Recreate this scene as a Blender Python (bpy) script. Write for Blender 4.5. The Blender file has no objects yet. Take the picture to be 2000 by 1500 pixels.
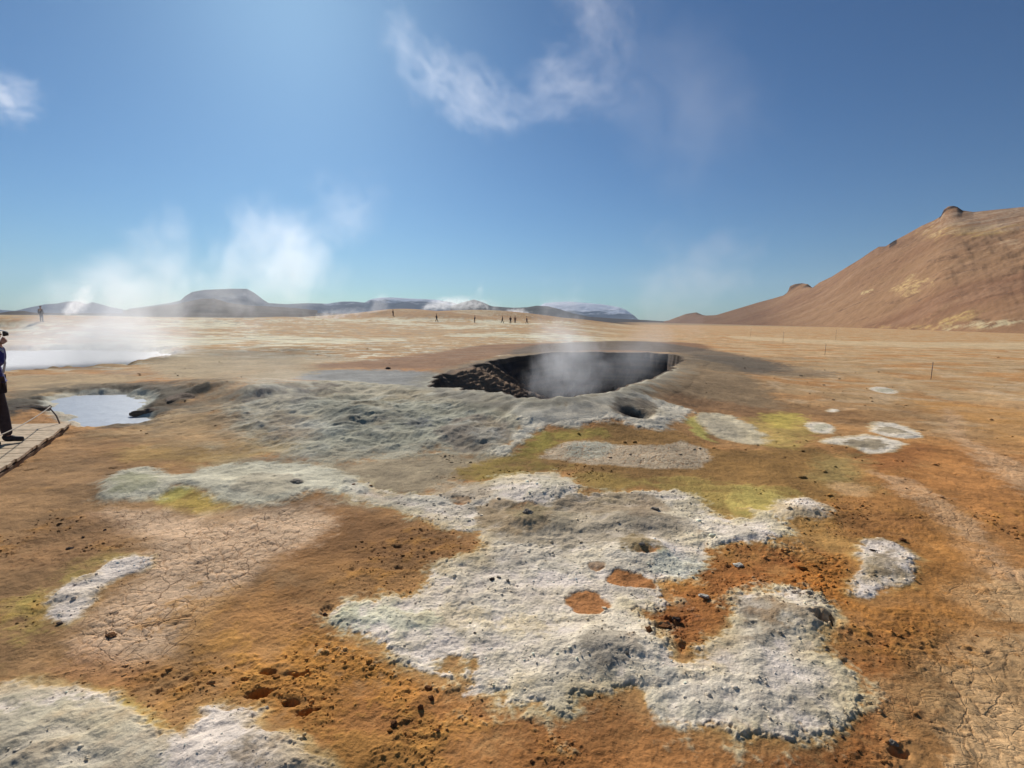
import bpy, bmesh, math, random
import numpy as np
from mathutils import Vector, Matrix

# ------------------------------------------------------------------ camera
SC = bpy.context.scene
COL = SC.collection
rad = math.radians
PITCH, ROLL, CAMZ = rad(7.12), rad(0.75), 1.9
fwd = np.array([0, math.cos(PITCH), -math.sin(PITCH)])
rt0 = np.array([1.0, 0, 0]); up0 = np.array([0, math.sin(PITCH), math.cos(PITCH)])
RT = rt0*math.cos(ROLL) + up0*math.sin(ROLL)
UP = up0*math.cos(ROLL) - rt0*math.sin(ROLL)
CAM = np.array([0, 0, CAMZ])
cd = bpy.data.cameras.new('camera'); cam = bpy.data.objects.new('camera', cd); COL.objects.link(cam)
cd.lens = 18; cd.sensor_width = 36; cd.clip_start = 0.05; cd.clip_end = 60000
m = Matrix(((RT[0], UP[0], -fwd[0], 0), (RT[1], UP[1], -fwd[1], 0), (RT[2], UP[2], -fwd[2], CAMZ), (0, 0, 0, 1)))
cam.matrix_world = m
SC.camera = cam

# ------------------------------------------------------------------ world, sun
SUN_EL, SUN_AZ = rad(31), rad(-22)          # azimuth from +Y towards +X
w = bpy.data.worlds.new("World"); SC.world = w; w.use_nodes = True
nt = w.node_tree; bg = nt.nodes['Background']
sky = nt.nodes.new('ShaderNodeTexSky'); sky.sky_type = 'NISHITA'; sky.sun_disc = False
sky.sun_elevation = SUN_EL; sky.sun_rotation = SUN_AZ
sky.altitude = 300; sky.air_density = 1.0; sky.dust_density = 0.5; sky.ozone_density = 2.0
HAZE = 4.5e-5
gm = nt.nodes.new('ShaderNodeGamma'); gm.inputs[1].default_value = 1.15; nt.links.new(sky.outputs[0], gm.inputs[0])
vm_ = nt.nodes.new('ShaderNodeVectorMath'); vm_.operation = 'MULTIPLY'; vm_.inputs[1].default_value = (.41, .69, .92); nt.links.new(gm.outputs[0], vm_.inputs[0]); nt.links.new(vm_.outputs[0], bg.inputs[0])
bg.inputs[1].default_value = 0.052
sl = bpy.data.lights.new('sun', 'SUN'); sun = bpy.data.objects.new('sun', sl); COL.objects.link(sun)
sl.energy = 5.0; sl.angle = rad(0.53); sl.color = (1.0, 0.96, 0.90)
sd = Vector((math.sin(SUN_AZ)*math.cos(SUN_EL), math.cos(SUN_AZ)*math.cos(SUN_EL), math.sin(SUN_EL)))
sun.rotation_euler = sd.to_track_quat('Z', 'Y').to_euler()
SC.view_settings.view_transform = 'Standard'; SC.view_settings.look = 'None'
SC.view_settings.exposure = 0.0; SC.view_settings.gamma = 1
cy = SC.cycles
cy.volume_bounces = 3; cy.max_bounces = 6; cy.transparent_max_bounces = 12
cy.volume_step_rate = 1.0; cy.volume_preview_step_rate = 1.0; cy.volume_max_steps = 96
cy.use_denoising = True
cy.use_adaptive_sampling = True; cy.adaptive_threshold = 0.02

# ------------------------------------------------------------------ tagging
def tag(o, label=None, cat=None, group=None, kind=None):
    if label: o['label'] = label
    if cat: o['category'] = cat
    if group: o['group'] = group
    if kind: o['kind'] = kind
    return o
def link(o, parent=None):
    COL.objects.link(o)
    if parent is not None: o.parent = parent
    return o

# ------------------------------------------------------------------ noise
_rng = np.random.RandomState(11)
_ang = _rng.rand(1024)*2*np.pi
_GX = np.cos(_ang).astype(np.float32); _GY = np.sin(_ang).astype(np.float32)
def _hash(ix, iy, seed):
    h = (ix.astype(np.uint32)*np.uint32(374761393) + iy.astype(np.uint32)*np.uint32(668265263) + np.uint32((seed*2246822519) & 0xffffffff))
    h = (h ^ (h >> np.uint32(13)))*np.uint32(1274126177)
    return h ^ (h >> np.uint32(16))
def perlin(x, y, seed=0):
    xi = np.floor(x); yi = np.floor(y)
    xf = (x-xi).astype(np.float32); yf = (y-yi).astype(np.float32)
    xi = xi.astype(np.int64); yi = yi.astype(np.int64)
    u = xf*xf*xf*(xf*(xf*6-15)+10); v = yf*yf*yf*(yf*(yf*6-15)+10)
    def g(dx, dy):
        k = _hash(xi+dx, yi+dy, seed) & np.uint32(1023)
        return _GX[k]*(xf-dx) + _GY[k]*(yf-dy)
    a = g(0, 0); b = g(1, 0); c = g(0, 1); d = g(1, 1)
    return ((a+(b-a)*u) + ((c+(d-c)*u)-(a+(b-a)*u))*v)*1.5
def fbm(x, y, f, octs=4, seed=0, gain=0.5, ridged=False):
    out = np.zeros(x.shape, np.float32); amp = 1.0; tot = 0
    for o in range(octs):
        n = perlin(x*f, y*f, seed+o*17)
        if ridged: n = 1-2*np.abs(n)
        out += n*amp; tot += amp; amp *= gain; f *= 2.03
    return out/tot
def voronoi(x, y, seed=0):
    """F1, F2-F1 and the cell's random value."""
    xi = np.floor(x).astype(np.int64); yi = np.floor(y).astype(np.int64)
    f1 = np.full(x.shape, 9.0, np.float32); f2 = f1.copy(); cid = np.zeros(x.shape, np.float32)
    for dx in (-1, 0, 1):
        for dy in (-1, 0, 1):
            h = _hash(xi+dx, yi+dy, seed)
            px = (h & np.uint32(1023)).astype(np.float32)/1023; py = ((h >> np.uint32(10)) & np.uint32(1023)).astype(np.float32)/1023
            d = np.sqrt((xi+dx+px-x)**2 + (yi+dy+py-y)**2).astype(np.float32)
            nearer = d < f1
            f2 = np.where(nearer, f1, np.minimum(f2, d)); cid = np.where(nearer, ((h >> np.uint32(20)) & np.uint32(1023)).astype(np.float32)/1023, cid)
            f1 = np.where(nearer, d, f1)
    return f1, f2-f1, cid
def sstep(a, b, x):
    t = np.clip((x-a)/(b-a), 0, 1); return t*t*(3-2*t)
def sdist(poly, x, y):
    """signed distance, positive inside"""
    P = np.asarray(poly, np.float64); n = len(P)
    d = np.full(x.shape, 1e9); ins = np.zeros(x.shape, bool)
    for i in range(n):
        ax, ay = P[i]; bx, by = P[(i+1) % n]
        ex, ey = bx-ax, by-ay; wx, wy = x-ax, y-ay
        t = np.clip((wx*ex+wy*ey)/(ex*ex+ey*ey+1e-12), 0, 1)
        d = np.minimum(d, (wx-t*ex)**2+(wy-t*ey)**2)
        c = ((ay > y) != (by > y)) & (x < (bx-ax)*(y-ay)/((by-ay) if by != ay else 1e-12)+ax)
        ins ^= c
    d = np.sqrt(d)
    return np.where(ins, d, -d)
def smooth_poly(P, n=4):
    """closed Catmull-Rom through P"""
    P = np.asarray(P, float); N = len(P); out = []
    for i in range(N):
        p0, p1, p2, p3 = P[i-1], P[i], P[(i+1) % N], P[(i+2) % N]
        for k in range(n):
            t = k/n
            out.append(0.5*((2*p1)+(-p0+p2)*t+(2*p0-5*p1+4*p2-p3)*t*t+(-p0+3*p1-3*p2+p3)*t**3))
    return np.array(out)

# ------------------------------------------------------------------ measured points -> world
def ray(u, v):
    d = fwd + RT*(u-1000)/1000 + UP*(750-v)/1000
    return d/np.linalg.norm(d)
def gz(u, v, z=0.0):
    d = ray(u, v); t = (z-CAMZ)/d[2]
    return CAM + d*t
def at(u, v, Y):
    d = ray(u, v); return CAM + d*(Y/d[1])

# crater rim: measured points with rim heights
RIM = [(850,752,.12),(890,764,.2),(950,768,.3),(1010,777,.4),(1080,779,.45),(1140,772,.45),(1200,762,.42),(1260,745,.4),
       (1300,726,.35),(1338,704,.3),(1322,694,.2),(1270,690,.12),(1200,688,.1),(1110,687,.1),(1040,692,.1),(970,703,.1),(905,719,.05),(862,737,.05)]
RIMW = np.array([gz(*r) for r in RIM])
RIMS = smooth_poly(RIMW, 12)
_c0 = RIMS.mean(0)[:2]; _d0 = RIMS[:, :2]-_c0; _n0 = fbm(RIMS[:, 0], RIMS[:, 1], .7, 5, 13, .6)
RIMS[:, :2] += _d0/np.linalg.norm(_d0, axis=1)[:, None]*(_n0*.75)[:, None]; RIMS[:, 2] += .05*fbm(RIMS[:, 0], RIMS[:, 1], 1.1, 4, 14)
RIMP = RIMS[:, :2]
RIMZ = RIMS[:, 2]
RC = RIMP.mean(0)

LAKE = [gz(*p, -0.3)[:2] for p in [(-500,770),(-200,748),(0,734),(60,731),(120,727),(190,723),(250,712),(335,694),(300,688),(150,684),(0,686),(-300,690),(-700,700)]]
POOL = smooth_poly([gz(*p, -0.05)[:2] for p in [(98,782),(112,774),(150,768),(205,766),(262,769),(292,776),(285,786),(262,794),(268,806),(285,814),(262,824),(215,830),(160,832),(125,815),(104,798)]], 3)

def gauss(x, y, cx, cy, sx, sy=None, a=0.0):
    sy = sy or sx; c, s = math.cos(a), math.sin(a)
    dx, dy = x-cx, y-cy; X = dx*c+dy*s; Y = -dx*s+dy*c
    return np.exp(-(X/sx)**2-(Y/sy)**2)
MOUNDS = []
RISE = 1.25
def mound(u, v, h, sx, sy=None, a=0, pit=0, ps=.3, zg=None):
    p = gz(u, v, h*.8 if zg is None else zg); MOUNDS.append((p[0], p[1], h, sx, sy or sx, a, pit, ps))
mound(1240, 800, .14, .95, .7, 0, .30, .30, .30)          # vent with a ring
mound(690, 800, .26, 1.6, .9, .1)
mound(900, 800, .10, 1.2, .7, .1)
mound(560, 790, .20, 1.1, .8, -.1)
mound(500, 765, .22, .8, .6)
mound(430, 810, .10, .7, .5)
mound(620, 850, .08, .7, .4)
mound(780, 850, .08, .8, .4)
mound(930, 850, .10, .8, .5)
mound(1060, 818, .05, .5, .3)
mound(1070, 950, .13, .62, .38)
mound(1030, 1010, .10, .3, .2)
mound(1250, 1010, .08, .5, .3)
mound(1262, 1062, .10, .28, .2)
mound(1480, 1040, .09, .4, .25)
mound(1570, 992, .08, .35, .22)
mound(1190, 1262, .07, .34, .2)
mound(1490, 1300, .06, .5, .45)
mound(1565, 1200, .07, .25, .2)
mound(1725, 1100, .06, .28, .22)
mound(500, 945, .08, .9, .4)
mound(280, 940, .10, .7, .35)
mound(470, 1470, .09, .35, .25)
mound(60, 1450, .08, .6, .4)
mound(1680, 868, .04, .9, .4)
mound(1745, 843, .06, .7, .4)
mound(385, 762, .20, .8, .35, .5)
mound(330, 782, .10, .5, .25, .5)
mound(300, 797, .13, .42, .26)
mound(60, 790, .20, .6, .3)
mound(20, 800, .16, .7, .3)
mound(130, 745, .04, 2.6, 1.0)
mound(430, 742, .35, 2.5, 1.4)
mound(1420, 745, .18, 3.0, 3.0)
mound(330, 1090, .03, .8, .5)
def H0(x, y):
    r = np.hypot(x, y)
    az = np.arctan2(x, y)
    h = np.zeros_like(x, dtype=np.float64)
    # rise of the plain to the far left
    h += RISE*sstep(45, 120, r)*(1-sstep(rad(4), rad(14), az))
    # ochre hummocks among the visitors
    for (u, v, Y, hh, sx, sy) in [(860,612,125,2.1,16,12),(930,606,150,3.2,26,14),(770,612,135,1.9,12,10),(1010,612,170,2.4,20,14),
                                  (660,618,140,1.0,14,8),(560,622,110,.7,10,7),(500,622,95,.5,9,6),(430,626,80,.5,7,5),
                                  (40,645,50,.75,9,4),(110,655,42,.5,5,3),(30,630,90,.35,26,12),(200,630,85,.3,14,10),(-150,645,50,.6,12,6),
                                  (1110,618,190,1.6,24,14)]:
        p = at(u, v, Y); h += hh*gauss(x, y, p[0], p[1], sx, sy)
    for (cx, cy, hh, sx, sy, a, pit, ps) in MOUNDS:
        h += hh*gauss(x, y, cx, cy, sx, sy, a)
        if pit: h -= pit*np.exp(-(np.hypot(x-cx, (y-cy)*1.0)/ps)**4)
    return h
def rimfield(x, y):
    """distance to the crater rim (positive inside) and the rim height there"""
    P = RIMP; n = len(P)
    best = np.full(x.shape, 1e9); bz = np.zeros(x.shape); ins = np.zeros(x.shape, bool)
    for i in range(n):
        ax, ay = P[i]; bx, by = P[(i+1) % n]; ex, ey = bx-ax, by-ay; wx, wy = x-ax, y-ay
        t = np.clip((wx*ex+wy*ey)/(ex*ex+ey*ey+1e-12), 0, 1); d = (wx-t*ex)**2+(wy-t*ey)**2
        z = RIMZ[i]*(1-t)+RIMZ[(i+1) % n]*t
        k = d < best; best = np.where(k, d, best); bz = np.where(k, z, bz)
        ins ^= ((ay > y) != (by > y)) & (x < (bx-ax)*(y-ay)/((by-ay) if by != ay else 1e-12)+ax)
    d = np.sqrt(best); return np.where(ins, d, -d), bz
def H1(x, y):
    """macro height incl. crater lip, pools"""
    x = np.asarray(x, float); y = np.asarray(y, float)
    h = H0(x, y)
    m = np.hypot(x-RC[0], y-RC[1]) < 22
    if m.any():
        d, z = rimfield(x[m], y[m]); out = np.maximum(-d, 0)
        wdt = 1.2+1.3*sstep(10, 20, y[m])
        k = np.exp(-(out/wdt)**1.6)
        h[m] = h[m]*(1-k) + z*k
    for poly, zb, bank in ((LAKE, -0.55, 1.6), (POOL, -0.15, 0.42)):
        P = np.asarray(poly); lo, hi = P.min(0)-3, P.max(0)+3
        k = (x > lo[0]) & (x < hi[0]) & (y > lo[1]) & (y < hi[1])
        if k.any():
            s = sdist(poly, x[k], y[k]) + bank*.9*fbm(x[k], y[k], 1.1, 5, 31) + .16*fbm(x[k], y[k], 3.4, 4, 32); h[k] *= 1-(.7*sstep(-1.8, -.2, s) if poly is POOL else 0); t = sstep(-bank, bank*.6, s)
            h[k] = h[k]*(1-t) + zb*t
    return h
def hit(u, v):
    """where the ray through a measured point meets the ground"""
    d = ray(u, v); t = np.geomspace(1.2, 900, 1400)
    p = CAM[None]+d[None]*t[:, None]; hh = H1(p[:, 0], p[:, 1]); k = np.nonzero(p[:, 2] < hh)[0]
    if len(k) == 0: return p[-1]
    i = max(k[0], 1); a = p[i-1, 2]-hh[i-1]; b = p[i, 2]-hh[i]; f = a/(a-b+1e-9)
    return p[i-1]+(p[i]-p[i-1])*f
def hpoly(pts, sm=3):
    P = np.array([hit(*p)[:2] for p in pts]); return smooth_poly(P, sm) if sm > 1 else P


# ------------------------------------------------------------------ ground sheet
def lin(c):
    c = np.asarray(c, float)/255
    return np.where(c <= .04045, c/12.92, ((c+.055)/1.055)**2.4)
def build_mesh(name, co, faces, mat, attrs=None, smooth=True, parent=None):
    """co (n,3), faces (m,4) int; attrs {name: (n,) or (n,3)}"""
    me = bpy.data.meshes.new(name); n, k = len(co), len(faces); fs = faces.shape[1]
    me.vertices.add(n); me.vertices.foreach_set('co', np.ascontiguousarray(co, np.float32).ravel())
    me.loops.add(k*fs); me.loops.foreach_set('vertex_index', np.ascontiguousarray(faces, np.int32).ravel())
    me.polygons.add(k); me.polygons.foreach_set('loop_start', np.arange(0, k*fs, fs, dtype=np.int32))
    me.polygons.foreach_set('loop_total', np.full(k, fs, np.int32))
    me.polygons.foreach_set('use_smooth', np.full(k, smooth, bool))
    me.update(calc_edges=True)
    for an, v in (attrs or {}).items():
        v = np.asarray(v, np.float32)
        if v.ndim == 1:
            a = me.attributes.new(an, 'FLOAT', 'POINT'); a.data.foreach_set('value', v)
        else:
            a = me.attributes.new(an, 'FLOAT_COLOR', 'POINT'); a.data.foreach_set('color', np.concatenate([v, np.ones((n, 1), np.float32)], 1).ravel())
    me.materials.append(mat)
    return link(bpy.data.objects.new(name, me), parent)
def grid_faces(R, C, wrap=False):
    i = np.arange(R-1)[:, None]*C; j = np.arange(C if wrap else C-1)[None]; j2 = (j+1) % C
    return np.stack([(i+j), (i+j2), (i+C+j2), (i+C+j)], -1).reshape(-1, 4)

# rows: fine where the view foreshortens least; columns: fine in the frame
def rows():
    r = [0.05]
    while r[-1] < 1.25: r.append(r[-1]*1.05+.01)
    while r[-1] < 20000:
        x = r[-1]
        d = 1/(1/(GRID*x*x/973)+1/(GRID*.015*x))
        if 5.5 < x < 12: d = min(d, GRID*0.03)
        r.append(x+max(d, GRID*.0035) if x < 400 else x*1.03)
    return np.array(r)
GRID = 0.85
ALB = 1.18
RR = rows()
dense = np.arange(-50.5, 50.5, .078*GRID/.8)
azs = np.radians(np.concatenate([np.arange(-180, -75, 3.0), np.arange(-75, -50.5, .6), dense, np.arange(50.6, 75, .6), np.arange(75, 180, 3.0)]))
NR, NC = len(RR), len(azs)
X = (RR[:, None]*np.sin(azs)[None]).ravel(); Y = (RR[:, None]*np.cos(azs)[None]).ravel()
Rv = np.repeat(RR, NC)
def upto(r): return int(np.searchsorted(RR, r))*NC
print('ground grid', NR, NC, NR*NC)
H = H1(X, Y)
DISC, RIMZF = np.full(X.shape, -99.0), np.zeros(X.shape)
_k = np.hypot(X-RC[0], Y-RC[1]) < 25
DISC[_k], RIMZF[_k] = rimfield(X[_k], Y[_k])

def nz(f, octs=4, seed=0, rmax=1e9, gain=.5, ridged=False, warp=0):
    """noise over all ground vertices nearer than rmax"""
    n = upto(rmax); out = np.zeros(len(X), np.float32)
    out[:n] = fbm(X[:n], Y[:n], f, octs, seed, gain, ridged)
    return out
N1 = nz(.35, 4, 1, 900); N2 = nz(1.6, 4, 2, 120); N3 = nz(7, 4, 3, 30); N4 = nz(28, 3, 4, 9)
NB = nz(.06, 4, 5, 3000); NW = nz(2.2, 5, 6, 60); NW2 = nz(2.2, 5, 7, 60); NR3 = nz(4.5, 4, 8, 40, ridged=True)
NS = nz(.9, 5, 9, 400)

# base earth: orange-brown with tan and darker drift
def mixc(a, b, t): return a+(b-a)*t[:, None]
C = np.tile(lin((172, 124, 74)), (len(X), 1)).astype(np.float32)
C = mixc(C, lin((184, 118, 52)), np.clip(.35+1.3*N1+.5*N2, 0, 1)*.75)
C = mixc(C, lin((142, 98, 58)), np.clip(-.1+1.5*NS+.6*N2, 0, 1)*.7)
C = mixc(C, lin((190, 138, 82)), np.clip(-.25+1.6*NB*2+1.2*N3, 0, 1)*.5)
CRUST = np.zeros(len(X), np.float32)      # lumpy white mineral crust
BROK = np.zeros(len(X), np.float32)       # churned, broken soil
CRACK = np.zeros(len(X), np.float32)      # dried, cracked mud
ROUGH = np.full(len(X), .45, np.float32)  # crumbly soil
DISP = np.zeros(len(X), np.float32)

def layer(pts, col, soft=.05, warp=.1, s=1.0, crust=0, crack=0, rough=None, up=0, vary=0, world=False, field=None):
    """a patch of ground colour with a ragged edge; pts measured on the photo and taken to the ground"""
    global C
    P = np.asarray(pts) if world else hpoly(pts)
    mg = soft*2+warp*2+.1; lo, hi = P.min(0)-mg, P.max(0)+mg
    k = np.nonzero((X > lo[0]) & (X < hi[0]) & (Y > lo[1]) & (Y < hi[1]))[0]
    if len(k) == 0: return
    d = sdist(P, X[k], Y[k]) + warp*(1.5*NW[k] + 1.1*N3[k]) + .7*warp*N4[k]
    a = sstep(-soft, soft, d)*s
    if field is not None: a = a*np.clip(field[k], 0, 1)
    if vary: a = a*np.clip(1-vary+vary*(1+2.2*N2[k]+2*N3[k]), 0, 1)
    if col is not None:
        C[k] = C[k] + (lin(col)[None]-C[k])*a[:, None]
    if crust: CRUST[k] = np.maximum(CRUST[k], a*crust) if crust > 0 else CRUST[k]*(1-a)
    elif s >= .9 and col is not None and rough is not None: CRUST[k] *= (1-a)
    if crack: CRACK[k] = np.maximum(CRACK[k], a*crack)
    if rough is not None: ROUGH[k] = ROUGH[k]*(1-a)+rough*a
    if up: DISP[k] += up*sstep(-soft*.5, soft*.5+.02, d)*np.clip(.45+2*N2[k]+1.5*N3[k], .1, 1)
    return k, a
def ell(u, v, ru, rv, a=0, n=14):
    return [(u+ru*math.cos(t)*math.cos(a)-rv*math.sin(t)*math.sin(a), v+ru*math.cos(t)*math.sin(a)+rv*math.sin(t)*math.cos(a)) for t in np.linspace(0, 2*math.pi, n, endpoint=False)]

# --- broad zones (world shapes, far to near)
far = sstep(16, 40, Rv)
AZ = np.arctan2(X, Y)
left = 1-sstep(rad(6), rad(20), AZ)
streak = fbm(X, Y*1.6, .28, 5, 21)
streak2 = fbm(X, Y*1.3, .9, 4, 22)
C = mixc(C, lin((186, 156, 118)), np.clip(far*(.55+.9*streak), 0, 1)*.85)
C = mixc(C, lin((210, 198, 172)), np.clip(far*left*(1-sstep(200, 400, Rv))*sstep(.0, .28, streak2*.6+streak*.6+1.2*NB), 0, 1)*.85)
C = mixc(C, lin((222, 212, 190)), np.clip((1-sstep(34,60,Rv))*sstep(20,26,Rv)*left*sstep(.1,.25,streak2), 0, 1)*.7)
C = mixc(C, lin((178, 138, 90)), np.clip(far*left*sstep(.02, .35, -streak), 0, 1)*.65)
C = mixc(C, lin((150, 142, 132)), np.clip(left*sstep(12, 25, Rv)*sstep(.1, .35, fbm(X, Y*1.4, .5, 4, 23)), 0, 1)*.55)
C = mixc(C, lin((200, 160, 116)), np.clip((1-left)*sstep(9, 16, Rv)*(.75+.8*NS), 0, 1)*.8)
C = mixc(C, lin((192, 132, 74)), np.clip((1-left)*sstep(9, 16, Rv)*sstep(-.04, .22, streak), 0, 1)*.8)
C = mixc(C, lin((206, 170, 134)), np.clip((1-left)*sstep(9, 16, Rv)*sstep(.05, .3, -streak2-.5*streak), 0, 1)*.7)
# hummock slopes redder, lava field dark beyond
hm = H - RISE*sstep(45, 120, Rv)*(1-sstep(rad(4), rad(14), AZ))
C = mixc(C, lin((160, 112, 66)), np.clip(sstep(.3, 1.2, hm)*far*(.6+1.2*streak), 0, 1)*.85)
C = mixc(C, lin((66, 56, 48)), sstep(190, 330, Rv)*(1-sstep(rad(11), rad(15), AZ)))
C = mixc(C, lin((150, 122, 98)), sstep(300, 500, Rv)*sstep(rad(11), rad(15), AZ)*.8)

layer([(1440,656),(1700,667),(2100,670),(2100,682),(1700,676),(1440,662)], (214,184,146), .4, .5, .6, vary=.4)
layer([(1380,700),(1640,712),(1850,760),(2100,800),(2100,820),(1840,775),(1620,725),(1380,708)], (208,168,124), .15, .2, .5, vary=.5)
# --- near zones
layer([(-300,900),(0,915),(150,850),(300,835),(420,870),(640,960),(760,1000),(900,1050),(850,1110),(640,1195),(500,1230),(300,1330),(0,1340),(-300,1340)], (156,116,76), .35, .35, .85)
layer([(150,845),(420,850),(520,890),(480,920),(230,915)], (160,112,62), .3, .3, .7)
layer([(430,880),(640,900),(820,885),(1000,880),(1010,900),(900,940),(880,960),(740,985),(640,960),(430,920)], (158,140,116), .3, .3, .9)
layer([(520,1000),(640,985),(760,1005),(880,1045),(930,1055),(925,1078),(840,1110),(700,1120),(560,1110),(480,1080)], (138,92,48), .22, .2, .85)
layer([(620,1090),(850,1100),(820,1150),(700,1175),(560,1170)], (150,104,56), .2, .2, .7)
layer([(400,1180),(560,1150),(640,1195),(700,1260),(800,1320),(700,1340),(420,1330),(380,1250)], (176,118,58), .2, .2, .7, vary=.4)
layer([(480,1300),(760,1310),(900,1390),(860,1600),(600,1600),(520,1420)], (178,116,46), .15, .2, .8, vary=.5, rough=.9)
layer([(700,1290),(960,1370),(1250,1380),(1420,1440),(1700,1470),(1700,1600),(700,1600),(620,1400)], (164,104,50), .2, .25, .8)
layer([(880,1370),(1240,1360),(1250,1400),(1000,1430)], (150,98,54), .1, .1, .6)
layer([(1300,900),(1700,880),(1850,960),(1900,1100),(1860,1300),(1700,1500),(1640,1500),(1640,1250),(1560,1160),(1400,1170),(1380,1060),(1540,1040),(1500,960)], (178,118,56), .25, .3, .8, vary=.2)
layer([(1380,1068),(1450,1062),(1530,1058),(1570,1075),(1560,1110),(1500,1115),(1420,1160),(1440,1200),(1370,1260),(1330,1270),(1270,1230),(1250,1190),(1300,1165),(1300,1140),(1370,1110)], (162,98,40), .06, .06, .9, rough=.8)
layer([(1400,1075),(1500,1080),(1480,1105),(1400,1100)], (176,122,62), .1, .08, .7)
layer([(1560,1100),(1640,1080),(1650,1160),(1600,1180),(1530,1150)], (186,112,36), .08, .1, .8, rough=.9)
layer([(1640,1290),(1700,1240),(1760,1180),(1800,1230),(1790,1330),(1740,1440),(1690,1500),(1650,1440),(1665,1350)], (166,100,42), .1, .15, .75)
layer([(1660,1400),(1720,1380),(1720,1500),(1600,1520),(1500,1480),(1640,1450)], (146,84,38), .1, .12, .75)
layer([(1640,890),(1800,870),(1830,895),(1760,920),(1700,925)], (152,92,44), .15, .15, .75)
layer([(1330,720),(1470,745),(1560,790),(1700,800),(1820,800),(1700,825),(1560,822),(1480,815),(1350,790),(1240,765)], (148,106,66), .5, .4, .8)
layer([(1770,780),(2000,800),(2100,830),(2100,900),(1900,830)], (200,140,72), .4, .4, .7)
layer([(1850,870),(2100,930),(2100,1130),(1960,1090),(1880,1000),(1780,930)], (184,118,56), .3, .3, .7)
# reddish band left of the crater, grey skirts of the crater
layer([(560,714),(700,706),(850,688),(900,680),(1010,671),(1330,668),(1380,686),(1040,690),(950,702),(870,722),(720,720),(600,718)], (138,96,66), .6, .5, .9)
layer([(870,750),(880,722),(960,700),(1040,686),(1050,694),(960,712),(900,735),(885,755)], (150,118,84), .2, .25, .9)
layer([(990,690),(1060,672),(1250,666),(1420,688),(1540,716),(1440,728),(1350,706),(1330,690),(1200,684),(1040,690)], (98,88,80), .6, .5, .8)
layer([(1300,690),(1420,695),(1560,718),(1640,730),(1560,738),(1440,728),(1350,712)], (112,98,86), .5, .6, .5)
layer([(1240,762),(1300,735),(1345,702),(1420,712),(1500,760),(1520,800),(1400,800),(1330,790),(1260,775),(1190,772)], (142,116,88), .35, .3, .8)
layer([(1330,770),(1450,790),(1540,812),(1460,818),(1340,800),(1290,775)], (142,100,64), .3, .25, .8)
layer([(555,738),(600,724),(700,722),(840,728),(885,745),(872,762),(760,757),(640,746)], (138,136,138), .35, .25, .95, rough=.05)
layer([(480,735),(560,722),(600,728),(560,742),(640,748),(560,752),(470,745)], (198,184,164), .3, .4, .8, vary=.4)
layer([(330,690),(560,690),(700,702),(560,714),(430,730),(300,735)], (176,156,132), .6, .6, .7)
# grey mound in front of the crater
G1 = [(420,800),(470,762),(560,748),(640,744),(760,752),(850,760),(900,766),(960,768),(1010,776),(1080,778),(1150,773),(1200,763),(1270,748),(1250,775),(1180,790),(1060,815),(1010,860),(985,885),(940,892),(880,882),(780,890),(650,905),(560,892),(480,872),(430,840)]
layer(G1, (176,163,140), .18, .2, .97, crust=.3, rough=.9)
layer([(560,800),(700,775),(860,790),(1000,800),(900,860),(760,880),(600,880)], (152,150,134), .4, .3, .7)
layer([(840,760),(960,772),(1080,782),(1200,768),(1190,784),(1020,800),(900,790)], (122,114,104), .25, .2, .75)
layer(ell(930,850,72,34), (128,112,100), .12, .12, .8)
layer(ell(950,852,35,18), (158,154,148), .1, .12, .6)
layer(ell(1050,812,48,10), (112,104,98), .08, .08, .8)
for (u, v, a_, b_, c_) in [(485,782,34,8,(92,82,74)),(540,762,40,8,(112,100,90)),(620,760,40,8,(120,106,94)),(540,815,26,7,(98,98,94)),(525,858,32,8,(84,76,68)),(640,852,26,7,(120,124,114)),
                           (670,805,32,7,(96,102,98)),(680,846,30,8,(102,106,104)),(820,828,22,7,(104,106,110)),(745,830,20,12,(124,122,118)),(480,828,20,7,(118,116,112)),(440,780,18,7,(120,114,106)),
                           (650,770,36,5,(114,104,90)),(600,780,50,6,(132,120,104))]:
    layer(ell(u, v, a_, b_, -.15), c_, .15, .22, .85, vary=.4)
layer(ell(560,840,60,26), (150,124,96), .3, .2, .7)
layer([(270,868),(420,860),(560,868),(520,892),(400,905),(250,895)], (176,138,70), .25, .25, .65)
layer(ell(415,871,26,9), (188,176,152), .06, .05, .7)
layer([(100,745),(330,745),(420,752),(300,770),(180,765),(60,775)], (158,130,100), .5, .4, .6)
layer([(10,735),(300,735),(190,765),(20,780)], (176,148,114), .4, .4, .8)
layer([(300,700),(560,700),(620,722),(480,740),(440,800),(420,870),(330,850),(240,835),(320,800),(420,750),(330,735)], (172,146,114), .5, .5, .85)
layer([(240,835),(330,815),(430,800),(480,870),(420,885),(270,868),(150,850)], (168,130,86), .3, .3, .7)
layer([(150,762),(300,752),(400,750),(390,768),(300,778),(220,766)], (124,114,102), .25, .3, .75)
# dark wet banks of the pool
layer([(0,792),(35,778),(92,772),(100,784),(104,800),(60,805),(0,812)], (62,54,46), .12, .16, .95)
layer([(258,796),(300,776),(340,756),(410,750),(400,766),(340,790),(330,806),(290,816),(264,808)], (92,76,58), .12, .16, .95)
layer([(255,794),(285,782),(300,790),(300,808),(270,810)], (70,64,56), .08, .08, .9)
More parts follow.
